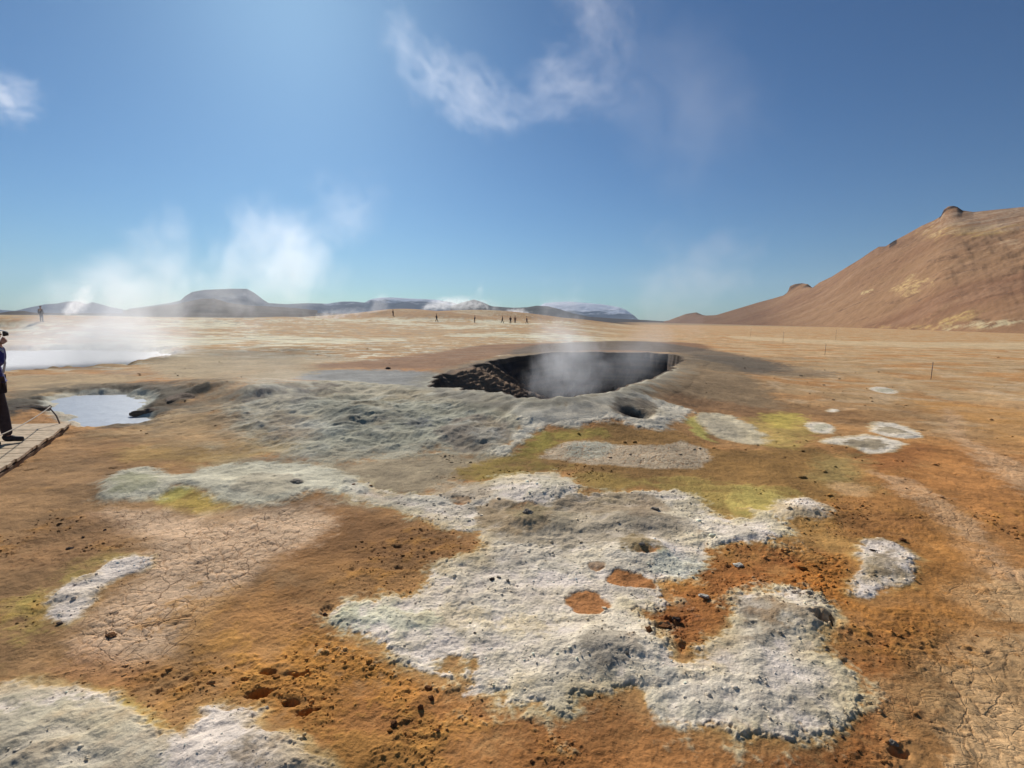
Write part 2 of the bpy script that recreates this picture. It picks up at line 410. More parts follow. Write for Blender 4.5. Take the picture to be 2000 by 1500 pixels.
# olive and yellow sulphur ground
layer([(893,936),(915,908),(1000,884),(1035,846),(1120,836),(1190,828),(1250,838),(1340,845),(1400,880),(1560,870),(1640,890),(1660,960),(1540,985),(1440,1010),(1380,1000),(1300,960),(1130,950),(1110,925),(1040,920),(960,938)], (142,104,52), .15, .15, .85)
layer([(895,935),(920,908),(1005,885),(1045,850),(1100,842),(1075,880),(1050,900),(1100,915),(1060,922),(960,938)], (148,122,44), .15, .15, .75, vary=.5)
layer([(1040,850),(1150,838),(1180,850),(1080,870),(1030,885)], (160,142,52), .12, .15, .6, vary=.5)
layer([(1340,818),(1365,812),(1380,850),(1400,862),(1360,850)], (190,176,86), .06, .08, .8)
layer([(1460,820),(1540,810),(1600,835),(1590,860),(1540,872),(1480,868),(1450,840)], (184,152,78), .2, .2, .8, vary=.4)
layer([(1500,808),(1570,812),(1550,835),(1500,830)], (202,176,70), .2, .2, .6)
layer([(1130,925),(1250,935),(1240,955),(1150,950)], (164,136,60), .15, .15, .5)
layer([(1240,945),(1320,932),(1440,945),(1560,965),(1530,1000),(1440,1012),(1390,1000),(1360,978),(1290,962)], (168,140,68), .14, .14, .75, vary=.5)
layer([(1440,950),(1510,960),(1530,985),(1490,1012),(1430,1006)], (190,166,84), .1, .1, .75, vary=.3)
layer([(1590,985),(1640,1040),(1680,1060),(1660,1100),(1560,1050),(1530,1010)], (182,138,72), .15, .15, .6)
layer([(1600,895),(1680,890),(1690,960),(1600,940)], (160,140,84), .25, .2, .5)
layer([(290,966),(335,945),(400,955),(470,985),(400,1000),(330,985)], (196,160,62), .12, .12, .8, vary=.3)
layer([(310,962),(360,944),(385,950),(330,975)], (204,184,88), .07, .08, .8)
layer([(20,1180),(90,1160),(108,1200),(100,1235),(50,1240)], (186,160,70), .1, .14, .65, vary=.6)
layer([(90,1140),(180,1090),(240,1085),(180,1130),(110,1160)], (184,156,74), .1, .12, .6, vary=.6)
layer([(170,1345),(230,1352),(340,1425),(330,1440),(240,1400)], (196,168,74), .05, .05, .8)
layer([(200,1240),(300,1290),(250,1340),(150,1310)], (170,100,54), .15, .15, .7)
# dried, cracked mud
layer([(190,1000),(290,995),(420,1020),(560,1000),(640,1020),(560,1080),(480,1120),(410,1180),(370,1250),(310,1290),(220,1310),(160,1270),(170,1210),(240,1140),(290,1090),(260,1040)], (214,174,142), .14, .12, .92, crack=1, rough=.15)
layer([(420,1000),(600,985),(640,1010),(520,1050)], (202,166,136), .2, .2, .6, crack=.6)
layer([(1860,1150),(2000,1115),(2400,1100),(2600,1700),(1800,1700),(1760,1560),(1830,1400),(1800,1300),(1860,1250),(1990,1235),(1930,1200)], (212,166,118), .1, .18, .9, crack=.6, rough=.15, vary=.25)
layer([(1700,1330),(1800,1290),(1900,1330),(1850,1400),(1740,1500),(1700,1420)], (188,142,92), .1, .14, .7, crack=.5, vary=.4)
layer([(1700,925),(1770,938),(1850,978),(1910,1030),(1970,1100),(2040,1140),(1940,1130),(1880,1075),(1830,1010),(1740,952)], (206,158,116), .08, .12, .85, crack=.8, vary=.3)
layer([(1840,800),(1868,808),(1885,850),(1960,890),(2060,930),(2060,990),(1930,920),(1875,870)], (206,160,120), .12, .14, .8, crack=.7, vary=.4)
layer([(1055,892),(1110,864),(1180,868),(1290,872),(1340,864),(1388,886),(1370,910),(1300,917),(1220,912),(1130,905)], (188,164,140), .05, .07, .95, crack=.8, rough=.15)
layer([(1100,880),(1150,862),(1200,872),(1170,898),(1110,895)], (176,170,156), .08, .08, .8)
layer([(1620,945),(1680,948),(1690,970),(1640,965)], (198,150,104), .08, .08, .7)
layer([(1700,820),(1760,800),(1700,770),(1640,770)], (186,140,90), .2, .2, .3)

# --- churned soil with clods
for (pts, c_, s_) in [([(465,1300),(540,1290),(650,1300),(700,1360),(640,1400),(540,1390),(470,1350)],(184,122,44),.6),([(770,1320),(880,1330),(890,1400),(860,1460),(800,1450),(760,1400)],(160,100,44),.7),
                      ([(1262,1200),(1330,1190),(1360,1225),(1330,1250),(1280,1240)],(142,80,34),.8),([(1540,1100),(1600,1080),(1660,1110),(1650,1170),(1560,1180),(1520,1150)],(186,112,34),.7),
                      ([(1480,1065),(1560,1070),(1570,1105),(1510,1112)],(150,88,38),.7),([(1420,1140),(1480,1120),(1500,1150),(1430,1170)],(166,96,34),.6),([(180,1290),(330,1280),(420,1330),(300,1345),(180,1330)],(164,112,54),.6),
                      ([(1660,1410),(1780,1400),(1800,1500),(1690,1520),(1600,1500)],(168,104,44),.6),([(20,1040),(200,1000),(230,1060),(120,1110),(0,1100)],(142,100,62),.5),([(560,1180),(640,1170),(660,1230),(600,1260),(540,1230)],(158,108,64),.5),
                      ([(640,1240),(760,1290),(800,1340),(700,1340),(620,1300)],(188,122,40),.6),([(1640,1000),(1800,1010),(1800,1080),(1700,1060)],(162,104,50),.5),([(1690,1210),(1800,1180),(1850,1260),(1760,1300)],(180,118,48),.5),
                      ([(900,1430),(1100,1440),(1200,1500),(900,1510)],(160,98,42),.6)]:
    k, a = layer(pts, c_, .10, .22, s_, rough=1, vary=.4); BROK[k] = np.maximum(BROK[k], a)
for (pts, c_) in [([(560,1230),(700,1250),(820,1310),(900,1380),(860,1420),(700,1350),(560,1290)],(198,132,44)),([(1560,1080),(1700,1130),(1640,1230),(1600,1160)],(200,126,38)),([(700,1400),(960,1420),(1000,1500),(700,1510)],(192,134,58)),
                  ([(1700,1040),(1900,1060),(1840,1240),(1720,1200)],(196,128,52)),([(330,1180),(480,1210),(460,1280),(340,1270)],(196,136,56)),([(1300,1000),(1500,1080),(1620,1060),(1560,1010)],(192,138,70))]:
    layer(pts, c_, .15, .3, .6, vary=.6)
# --- yellow-orange seams just outside the crusts
W1 = [(650,1192),(745,1172),(815,1158),(840,1120),(885,1098),(930,1078),(945,1040),(900,1036),(845,1024),(800,1004),(745,988),(690,970),(660,955),(690,935),(740,955),(800,965),(865,968),(885,945),(940,945),(985,935),(1050,922),(1100,928),(1128,950),(1135,965),(1200,962),(1270,958),(1322,960),(1370,985),(1388,1003),(1440,1015),(1490,1008),(1530,1026),(1532,1045),(1500,1060),(1440,1064),(1392,1066),(1380,1085),(1368,1100),(1365,1120),(1340,1137),(1295,1142),(1294,1160),(1298,1180),(1285,1192),(1250,1192),(1248,1202),(1272,1218),(1272,1240),(1310,1265),(1332,1288),(1370,1265),(1402,1243),(1420,1228),(1442,1195),(1452,1170),(1490,1165),(1530,1158),(1580,1163),(1615,1188),(1628,1220),(1602,1255),(1612,1283),(1648,1310),(1662,1350),(1655,1400),(1620,1430),(1560,1446),(1480,1445),(1400,1425),(1330,1410),(1290,1388),(1255,1365),(1262,1345),(1228,1336),(1195,1342),(1150,1348),(1110,1352),(1112,1385),(1085,1382),(1060,1362),(1010,1368),(975,1372),(1000,1356),(1045,1345),(1000,1335),(930,1345),(905,1352),(925,1340),(960,1320),(910,1312),(935,1300),(905,1285),(870,1278),(840,1295),(880,1310),(860,1316),(800,1298),(740,1258),(700,1240),(665,1215)]
W2 = [(1690,1060),(1722,1051),(1762,1066),(1792,1095),(1780,1125),(1745,1145),(1722,1172),(1692,1175),(1664,1160),(1672,1125),(1692,1105),(1674,1082)]
W3 = [(1508,985),(1545,974),(1590,977),(1622,995),(1600,1012),(1560,1005),(1520,1006)]
W4 = [(-200,1330),(0,1336),(70,1338),(150,1345),(200,1358),(245,1385),(285,1405),(330,1430),(375,1408),(402,1392),(396,1380),(440,1374),(500,1385),(492,1403),(540,1418),(580,1450),(610,1480),(625,1520),(600,1800),(-300,1800)]
W5 = [(105,1152),(132,1136),(178,1122),(218,1096),(270,1091),(284,1108),(240,1127),(202,1147),(172,1180),(152,1205),(116,1218),(104,1190)]
W6 = [(193,948),(232,921),(292,915),(345,927),(402,914),(472,904),(560,905),(640,915),(700,935),(700,962),(640,962),(600,970),(540,986),(480,986),(428,976),(385,950),(345,946),(310,966),(245,978),(200,972)]
W8 = [(985,888),(1015,868),(1035,845),(1065,836),(1120,835),(1178,826),(1208,820),(1240,835),(1290,840),(1318,826),(1340,812),(1352,800),(1300,784),(1255,771),(1200,770),(1150,782),(1095,796),(1050,800),(1005,800),(1015,830),(1000,862),(960,885)]
W9 = [(1358,812),(1400,806),(1450,820),(1488,842),(1500,860),(1470,868),(1422,858),(1380,840)]
W10 = ell(1602, 836, 27, 11, .15); W11 = ell(1747, 842, 50, 14, .18); W13 = ell(1727, 763, 28, 5, .12); W14 = ell(1627, 803, 12, 3)
W12 = [(1600,862),(1630,853),(1670,850),(1720,852),(1765,868),(1745,880),(1700,886),(1660,872),(1620,868)]
for wp, s_ in ((W1,.7),(W2,.8),(W4,.5),(W5,.5),(W9,.5),(W12,.3),(W3,.5)):
    layer(wp, (206,152,56), .10, .07, s_, vary=.5)
CR = (238,219,198)
for wp, sf, wr, up_ in ((W1,.03,.075,.010),(W2,.03,.05,.009),(W3,.06,.07,.009),(W4,.035,.05,.009),(W5,.04,.06,.009),(W10,.05,.06,.004),(W11,.05,.06,.004),(W12,.05,.06,.004),(W13,.06,.05,.003),(W14,.06,.04,.003)):
    big_ = up_ > .0085
    layer(wp, (204,178,126), .09 if big_ else .06, wr*1.3, .8, vary=.7)
    layer(wp, CR, sf, wr, 1, crust=1 if big_ else .45, up=up_)
    P_ = hpoly(wp); k = np.nonzero((X > P_[:, 0].min()) & (X < P_[:, 0].max()) & (Y > P_[:, 1].min()) & (Y < P_[:, 1].max()))[0]
    d_ = sdist(P_, X[k], Y[k])+.12*N2[k]+.10*NW[k]; mg_ = sstep(-.05, .0, d_)*(1-sstep(.02, .22 if big_ else .12, d_))*np.clip(.5+2.5*NS[k]+1.5*N3[k], 0, 1)
    C[k] += (lin((196,162,112))-C[k])*(mg_*.7)[:, None]; CRUST[k] *= 1-.5*mg_
    if wp is W1: layer(wp, (212,196,160), .10, .22, .6, vary=.8, crust=.5)
layer(W6, (202,192,170), .09, .10, .92, crust=.3, up=.008)
layer(W8, (206,193,174), .09, .14, .92, crust=.4, up=.01)
layer(W9, (202,184,154), .08, .10, .92, crust=.4, up=.006)
# bare orange windows in the crust
for wp in ([(1183,1135),(1200,1122),(1240,1122),(1278,1138),(1282,1154),(1240,1150),(1200,1146)], [(1100,1175),(1116,1162),(1155,1155),(1180,1170),(1196,1190),(1160,1200),(1120,1196)],
           [(1000,988),(1040,980),(1060,1000),(1020,1012),(990,1005)], ell(900,978,20,8), ell(1262,1075,24,8), ell(1165,1112,14,7)):
    k, a = layer(wp, (172,104,42), .015, .03, .95, rough=.5); CRUST[k] *= 1-a; DISP[k] -= .006*a
# muted greys, pinks and greens within the crusts
for (pts, c_, s_) in [(ell(1190,1262,62,24,.1),(150,136,120),.75),(ell(1120,1025,190,48),(172,152,126),.8),(ell(1190,985,110,22),(160,136,110),.85),(ell(1000,1010,80,30),(170,140,104),.8),(ell(900,960,60,22),(178,156,132),.7),(ell(1080,940,40,12),(190,178,152),.6),(ell(1330,1000,50,18),(176,158,128),.6),(ell(950,1215,150,22,.1),(206,178,130),.55),
                      (ell(1260,1000,50,18),(150,126,102),.75),(ell(1290,1035,60,22),(160,142,124),.75),(ell(1250,1062,32,14),(140,116,80),.85),(ell(1030,1000,35,12),(140,122,92),.85),
                      (ell(1490,1195,40,20,.1),(140,124,110),.9),(ell(1500,1235,26,28),(160,148,132),.7),(ell(1565,1205,42,20,.1),(170,152,132),.85),(ell(1725,1102,24,26,.5),(140,118,92),.85),
                      (ell(460,1470,62,45),(158,134,110),.85),(ell(110,1460,240,95),(178,164,138),.85),(ell(60,1380,80,30),(190,176,150),.5),(ell(1310,1310,14,22),(158,156,150),.7),(ell(1120,1100,60,20),(178,166,150),.5),
                      (ell(1320,1115,60,22),(204,206,186),.5),(ell(760,1210,90,28),(200,202,172),.5),(ell(265,940,48,16),(150,146,112),.7),(ell(520,945,66,20),(168,152,132),.7),
                      (ell(1240,797,46,19),(122,104,88),.95),(ell(1745,842,32,7,.18),(152,132,106),.9),(ell(1690,867,42,10,.05),(150,130,104),.9),(ell(1602,836,16,6),(176,166,138),.7),(ell(1727,763,18,3),(170,158,130),.7),
                      (ell(1420,836,40,14,.3),(172,156,136),.6),(ell(800,980,80,12),(190,184,172),.4),(ell(1380,1380,120,40),(206,194,180),.5),(ell(985,1090,40,16),(172,160,150),.5)]:
    k, a = layer(pts, c_, .05, .10, s_, vary=.25); CRUST[k] *= 1-.5*a

# --- relief
near = 1-sstep(40, 160, Rv)
G1M = sstep(-.3, .5, sdist(hpoly(G1), X, Y)).astype(np.float32)
DISP += G1M*(.006*nz(9,4,40,16,.6,True)+.04*nz(2.1,4,41,30))
DISP += .05*N1*near + .022*N2*near*sstep(1, 4, Rv) + .010*N3 + G1M*(.05*nz(.7,3,33,30,ridged=True) + .05*N2 + .022*nz(3.3,4,34,30,ridged=True))
C = mixc(C, lin((104, 98, 90)), G1M*sstep(.15,.4,nz(.9,5,35,30))*.55)
C = mixc(C, lin((184, 178, 164)), G1M*sstep(.05,.4,nz(1.5,5,36,30))*.6)
C = mixc(C, lin((150, 130, 100)), G1M*sstep(.1,.4,nz(.6,5,37,30))*.6)
bankm = sstep(-2.2, -.3, sdist(POOL, X, Y)).astype(np.float32)*(Y < 14)
DISP += bankm*(.025*nz(2.2,5,38,20,ridged=True)+.03*NW)
C = mixc(C, lin((96, 86, 74)), bankm*sstep(.0,.3,nz(1.4,5,39,20)+.3*sstep(9.3,10.5,Y))*.8)
C = mixc(C, lin((206, 200, 188)), sstep(-.25,-.05,sdist(POOL, X, Y)+.15*NW).astype(np.float32)*(Y < 14)*.6)
n9 = upto(14)
k_ = (DISC > -2.5) & (DISC < .3)
rimb = sstep(-.9, -.1, DISC+.5*NW)*k_
front = sstep(RC[1]+3, RC[1]-4, Y)
C = mixc(C, lin((150,140,126)), (rimb*.8*front).astype(np.float32)); C = mixc(C, lin((132,112,92)), (rimb*.8*(1-front)).astype(np.float32))
C = mixc(C, lin((196,186,168)), (sstep(-.16, -.02, DISC+.1*NW)*k_*front*.6).astype(np.float32))
# crust: cauliflower lumps, raised rims
x9, y9 = X[:n9], Y[:n9]
wob = fbm(x9, y9, 3.0, 3, 41)
lump = fbm(x9, y9, 13, 3, 42, .6, True); lf1, _, lid = voronoi(x9*26+wob*3, y9*26-wob*3, 43); lg1, _, _ = voronoi(x9*11+wob*2, y9*11, 44)
patchy = np.clip(.40+2.6*fbm(x9, y9, 1.4, 4, 45), .05, 1.3)
fade = 1-sstep(5, 12, Rv[:n9])
DISP[:n9] += CRUST[:n9]*patchy*(.0045*lump + fade*.006*(.5-lf1) + .0045*(.5-lg1)) + CRUST[:n9]*.007*fbm(x9, y9, 4, 3, 46)
# terraces on the crust, long low ripples
DISP[:n9] += CRUST[:n9]*.010*np.abs(fbm(x9*.5, y9*1.3, 3.2, 3, 47))*2
C[:n9] *= (1-.18*CRUST[:n9]*np.clip(2.2*fbm(x9, y9, 3.1, 4, 48)-.1, 0, 1))[:, None]
C[:n9] = mixc(C[:n9], lin((206,178,112)), CRUST[:n9]*np.clip(-.05+1.4*fbm(x9, y9, 1.3, 5, 49), 0, 1)*.6)
C[:n9] = mixc(C[:n9], lin((176,160,140)), CRUST[:n9]*np.clip(-.02+1.5*fbm(x9*.6, y9, 1.9, 5, 50), 0, 1)*.75)
# crumbly soil
crumb = np.clip(fbm(x9, y9, 9, 4, 51, .6, True)-.05, 0, 1); cluster = sstep(.06, .3, fbm(x9, y9, .9, 4, 52))
bk1, _, bid = voronoi(x9*17+wob*4, y9*17, 54); bk2, _, bi2 = voronoi(x9*8+wob*2, y9*8+wob, 55)
DISP[:n9] += BROK[:n9]*(.022*np.clip(.45-bk1, -.2, 1)*(bid > .35)+.05*np.clip(.30-bk2, 0, 1)*(bi2 > .6)+.012*lump-.006)
C[:n9] = mixc(C[:n9], lin((120,76,40)), BROK[:n9]*sstep(.3,.7,bk1)*.5)
DISP[:n9] += (1-CRUST[:n9])*(1-CRACK[:n9])*(ROUGH[:n9]*(.018*crumb*cluster*fade + .004*N4[:n9]) + .0025*N4[:n9])
pitn = sstep(.34, .52, fbm(x9, y9, 5.5, 3, 53))*cluster
DISP[:n9] -= (1-CRUST[:n9])*(1-CRACK[:n9])*pitn*.02
C[:n9] = mixc(C[:n9], lin((196,132,44)), (1-CRUST[:n9])*(1-CRACK[:n9])*cluster*np.clip(.2+2*N3[:n9], 0, 1)*.45*(Y[:n9] < 5.5))
# cracks
wx = .10*fbm(x9, y9, 2.2, 3, 61); wy = .10*fbm(x9, y9, 2.2, 3, 62)
cs = 11.0
f1, e1, c1 = voronoi((x9+wx)*cs, (y9+wy)*cs, 63); f2, e2, c2 = voronoi((x9-wy)*5, (y9+wx)*5, 64)
cr1 = 1-sstep(.015, .07, e1); cr2 = 1-sstep(.008, .035, e2)
keep = sstep(-.12, .12, fbm(x9, y9, 1.1, 3, 65))
ck = CRACK[:n9]*np.clip(cr1*keep*.8 + cr2, 0, 1)
DISP[:n9] -= ck*.010
DISP[:n9] += CRACK[:n9]*(.006*(c2-.5)+.004*(c1-.5)+.004*sstep(.0, .5, e1))*(.4+keep)
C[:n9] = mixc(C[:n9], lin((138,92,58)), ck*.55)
ob = CRACK[:n9]*np.clip(cr1*.7+cr2, 0, 1)*(Y[:n9] > 5)
C[:n9] = mixc(C[:n9], lin((184,112,44)), ob*.5)
# footprints and broken pits in the soil
for (u, v, rx, ry, dp) in [(505,1347,.055,.03,.06),(478,1322,.02,.015,.03),(520,1308,.05,.02,.03),(590,1312,.06,.02,.03),(562,1365,.04,.018,.03),(600,1380,.04,.03,.03),(640,1190,.05,.05,.02),
                           (545,1300,.09,.05,-.012),(1605,1207,.05,.055,.10),(1330,1210,.05,.03,.03),(1290,1222,.06,.03,-.03),(1310,1210,.05,.03,-.03),(570,1350,.07,.05,-.01),(1750,1465,.04,.03,.03),(820,1365,.05,.06,-.015)]:
    p = hit(u, v); d2 = ((x9-p[0])/rx)**2+((y9-p[1])/ry)**2
    d2 = np.maximum(d2*(1+.8*NW[:n9])+1.6*N3[:n9]+.8*N4[:n9]+.3*fbm(x9,y9,14,3,66), 0)
    DISP[:n9] -= (dp*np.exp(-d2**2)).astype(np.float32)
# dark crescent opening in the small vent
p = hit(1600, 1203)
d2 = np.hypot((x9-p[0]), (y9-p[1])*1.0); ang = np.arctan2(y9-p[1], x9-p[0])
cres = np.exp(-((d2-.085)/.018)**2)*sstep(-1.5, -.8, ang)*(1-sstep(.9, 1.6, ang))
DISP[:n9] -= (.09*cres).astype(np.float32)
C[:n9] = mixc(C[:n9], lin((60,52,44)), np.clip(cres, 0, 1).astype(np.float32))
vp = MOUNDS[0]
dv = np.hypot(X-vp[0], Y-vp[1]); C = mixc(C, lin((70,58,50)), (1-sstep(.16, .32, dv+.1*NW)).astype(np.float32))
# bands of stepped mud left of the crater
_l = C.mean(1, keepdims=True); C = np.clip(_l+(C-_l)*.88, 0, 1)
C *= 1+np.array([0, .025, -.09])*(1-CRUST)[:, None]
mot = np.zeros(len(X), np.float32); mot[:n9] = fbm(x9, y9, 1.9, 6, 56, .62); m3_ = fbm(X, Y, .55, 5, 57, .6)
C *= (1+.55*mot*(1-.6*CRUST)+.35*m3_*(1-sstep(60,200,Rv)))[:, None]; C = np.clip(C, 0, 1)
ZG = H + DISP
_in = DISC
ZSH = ZG.copy()
ZG = np.where(_in > .02, np.minimum(ZG, RIMZF-.3), ZG)
co = np.stack([X, Y, ZG], 1)
F = grid_faces(NR, NC, True)
cut = (DISC > -.03)
F = F[~(cut[F].any(1))]

def ground_material():
    mt = bpy.data.materials.new('ground_mineral'); mt.use_nodes = True; t = mt.node_tree; N = t.nodes; L = t.links
    b = N['Principled BSDF']; b.inputs['Roughness'].default_value = .95; b.inputs['Specular IOR Level'].default_value = .12
    ac = N.new('ShaderNodeAttribute'); ac.attribute_name = 'tint'
    ak = N.new('ShaderNodeAttribute'); ak.attribute_name = 'crust'
    ar = N.new('ShaderNodeAttribute'); ar.attribute_name = 'crumble'
    tc = N.new('ShaderNodeTexCoord')
    def noise(scale, det, rough=.6):
        n = N.new('ShaderNodeTexNoise'); n.inputs['Scale'].default_value = scale; n.inputs['Detail'].default_value = det; n.inputs['Roughness'].default_value = rough
        L.new(tc.outputs['Object'], n.inputs['Vector']); return n.outputs['Fac']
    def mrange(s, a, b_, c, d):
        n = N.new('ShaderNodeMapRange'); L.new(s, n.inputs[0]); n.inputs[1].default_value = a; n.inputs[2].default_value = b_; n.inputs[3].default_value = c; n.inputs[4].default_value = d; return n.outputs[0]
    def math_(op, a, b_):
        n = N.new('ShaderNodeMath'); n.operation = op
        for i, q in enumerate((a, b_)):
            if isinstance(q, (int, float)): n.inputs[i].default_value = q
            else: L.new(q, n.inputs[i])
        return n.outputs[0]
    speck = noise(34, 4, .6); fine = noise(55, 6, .7); mid = noise(9, 6, .65); big = noise(.8, 5)
    v1 = mrange(fine, .3, .7, .80, 1.16); v2 = mrange(mid, .3, .7, .84, 1.14); v3 = mrange(big, .3, .7, .90, 1.10)
    v = math_('MULTIPLY', math_('MULTIPLY', v1, v2), v3)
    v = math_('MULTIPLY', v, mrange(speck, .64, .74, 1, .62)); v = math_('MULTIPLY', v, mrange(noise(3.1, 7, .7), .35, .65, .88, 1.12))
    vm = N.new('ShaderNodeVectorMath'); vm.operation = 'SCALE'; L.new(ac.outputs['Color'], vm.inputs[0]); L.new(v, vm.inputs['Scale'])
    L.new(vm.outputs[0], b.inputs['Base Color'])
    # height for the bump: grains and lumps
    vo = N.new('ShaderNodeTexVoronoi'); vo.inputs['Scale'].default_value = 42; vo.feature = 'SMOOTH_F1'; L.new(tc.outputs['Object'], vo.inputs['Vector'])
    lumps = math_('MULTIPLY', mrange(vo.outputs['Distance'], 0, .7, 1, 0), ak.outputs['Fac'])
    g1 = math_('MULTIPLY', noise(24, 8, .72), 1.0)
    h = math_('ADD', math_('MULTIPLY', lumps, .010), math_('MULTIPLY', g1, .036))
    vp_ = N.new('ShaderNodeTexVoronoi'); vp_.inputs['Scale'].default_value = 60; L.new(tc.outputs['Object'], vp_.inputs['Vector'])
    peb = math_('MULTIPLY', math_('MULTIPLY', mrange(vp_.outputs['Distance'], 0, .6, 1, 0), ar.outputs['Fac']), mrange(noise(5, 4), .42, .62, 0, .010)); h = math_('ADD', h, peb)
    acr = N.new('ShaderNodeAttribute'); acr.attribute_name = 'cracks'
    wn = N.new('ShaderNodeTexNoise'); wn.inputs['Scale'].default_value = 6; wn.inputs['Detail'].default_value = 3; L.new(tc.outputs['Object'], wn.inputs['Vector'])
    wv = N.new('ShaderNodeVectorMath'); wv.operation = 'MULTIPLY_ADD'; L.new(wn.outputs['Color'], wv.inputs[0]); wv.inputs[1].default_value = (.09,.09,0); L.new(tc.outputs['Object'], wv.inputs[2])
    tot = None
    for sc_, w_, dep in ((5.2, .030, 1.0), (12.5, .045, .7)):
        ve = N.new('ShaderNodeTexVoronoi'); ve.feature = 'DISTANCE_TO_EDGE'; ve.voronoi_dimensions = '2D'; ve.inputs['Scale'].default_value = sc_; L.new(wv.outputs[0], ve.inputs['Vector'])
        q_ = math_('MULTIPLY', mrange(ve.outputs['Distance'], w_*.35, w_, dep, 0), mrange(noise(1.7+sc_*.1, 3), .40, .55, .1 if sc_ > 6 else .35, 1))
        tot = q_ if tot is None else math_('MAXIMUM', tot, q_)
    tot = math_('MULTIPLY', tot, acr.outputs['Fac'])
    h = math_('ADD', h, math_('MULTIPLY', tot, -.022))
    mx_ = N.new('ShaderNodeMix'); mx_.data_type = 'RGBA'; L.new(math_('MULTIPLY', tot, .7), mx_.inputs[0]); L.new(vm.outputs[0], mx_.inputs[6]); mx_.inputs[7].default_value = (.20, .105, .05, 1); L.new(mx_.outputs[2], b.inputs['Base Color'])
    h = math_('ADD', h, math_('MULTIPLY', noise(110, 3, .7), .004))
    h = math_('ADD', h, math_('MULTIPLY', noise(2.4, 8, .62), .05))
    bp = N.new('ShaderNodeBump'); bp.inputs['Strength'].default_value = .55; bp.inputs['Distance'].default_value = 1.0; L.new(h, bp.inputs['Height'])
    L.new(bp.outputs[0], b.inputs['Normal'])
    return mt
MG = ground_material()
ground = build_mesh('ground', co, F, MG, {'tint': C*ALB/np.maximum((C*ALB).max(1, keepdims=True)/.88, 1), 'crust': CRUST, 'crumble': ROUGH, 'cracks': CRACK})
tag(ground, kind='structure')

# ------------------------------------------------------------------ crater walls and floor (part of the ground sheet)
NSG, NT = 1100, 190
seg = np.linalg.norm(np.diff(np.vstack([RIMS, RIMS[:1]]), axis=0), axis=1); cum = np.concatenate([[0], np.cumsum(seg)]); Ltot = cum[-1]
ss = np.linspace(0, Ltot, NSG, endpoint=False)
RR3 = np.stack([np.interp(ss, cum, np.append(RIMS[:, i], RIMS[0, i])) for i in range(3)], 1)
tang = np.roll(RR3[:, :2], -28, 0)-np.roll(RR3[:, :2], 28, 0); tang /= np.linalg.norm(tang, axis=1)[:, None]
nrm = np.stack([-tang[:, 1], tang[:, 0]], 1)
if sdist(RIMP, (RR3[:, 0]+nrm[:, 0]*.3), (RR3[:, 1]+nrm[:, 1]*.3)).mean() < 0: nrm = -nrm
ctr = np.array([(RC[0]+1.2), RC[1]])
# left side is a slope of stepped slabs; elsewhere the wall is steep
angc = np.arctan2(RR3[:, 1]-RC[1], RR3[:, 0]-RC[0])
adf = (angc-2.75+math.pi)%(2*math.pi)-math.pi
leftness = np.exp(-(adf/.72)**4)
tt = np.linspace(0, 1, NT)
DEP = 4.6
S_, T_ = np.meshgrid(np.arange(NSG), tt, indexing='ij')
lf = leftness[S_]
su = ss[S_]
per = np.stack([np.cos(su/Ltot*2*np.pi), np.sin(su/Ltot*2*np.pi)], -1)
stepn = fbm(per[..., 0]*2.2+3, per[..., 1]*2.2+T_*.6, 1.0, 6, 71, .62)
steps = 7
q = T_*steps+stepn*1.2; stepT = (np.floor(q)+sstep(.55, .98, q-np.floor(q)))/steps
q2 = np.clip(T_/.62, 0, 1)*13+stepn*5; shelf = np.clip((np.floor(q2)+sstep(.55, .98, q2-np.floor(q2)))/13, 0, 1.2)*1.15+.25*np.clip(T_/.62,0,1)
plunge = np.clip((T_-.55)/.45, 0, 1)**1.3*(DEP-1.4)
depth = T_*DEP*(1-lf)+(shelf+plunge)*lf
depth = depth*sstep(0, .02, T_)
inset = (.04+.61*T_**1.1)*(1-lf) + (4.8*T_**.95)*lf
flute = fbm(per[..., 0]*40, per[..., 1]*26+T_*.8, 1.0, 4, 72)*.16 + fbm(per[..., 0]*14, per[..., 1]*14+T_*4, 1.0, 4, 73)*.35 + .10*fbm(per[..., 0]*60, per[..., 1]*60+T_*30, 1., 3, 74)
inset = inset + flute*sstep(.06, .5, T_)*(1-.35*lf)
inset = np.where(T_ < .001, 0, inset)
cx_ = RR3[S_, 0]; cy_ = RR3[S_, 1]
# beyond the wall foot: pull in to the centre for the floor
px_ = cx_+nrm[S_, 0]*inset; py_ = cy_+nrm[S_, 1]*inset
pz_ = RR3[S_, 2]-depth
pz_ = pz_ + lf*sstep(.02,.1,T_)*(.10*fbm(px_, py_, 2.2, 4, 77)+.06*fbm(px_, py_, 7, 3, 78, .5, True))
def lerp_ground(fields, x, y):
    r = np.hypot(x, y); a = np.arctan2(x, y); i = np.clip(np.searchsorted(RR, r), 1, NR-1); j = np.clip(np.searchsorted(azs, a), 1, NC-1)
    fr = (r-RR[i-1])/(RR[i]-RR[i-1]); fa = (a-azs[j-1])/(azs[j]-azs[j-1]); out = []
    for f in fields:
        g = lambda p, q: f[p*NC+q]
        e = (lambda w_: w_[..., None]) if f.ndim == 2 else (lambda w_: w_)
        out.append((g(i-1, j-1)*e(1-fa)+g(i-1, j)*e(fa))*e(1-fr)+(g(i, j-1)*e(1-fa)+g(i, j)*e(fa))*e(fr))
    return out
z0r, = lerp_ground([ZSH], RR3[:, 0], RR3[:, 1])
pz_ = pz_ + (z0r-RR3[:, 2])[:, None]*(1-sstep(0, .3, T_))
wallco = np.stack([px_, py_, pz_], -1)
wallco[:, 0, 0] = RR3[:, 0]; wallco[:, 0, 1] = RR3[:, 1]; wallco[:, 0, 2] = z0r
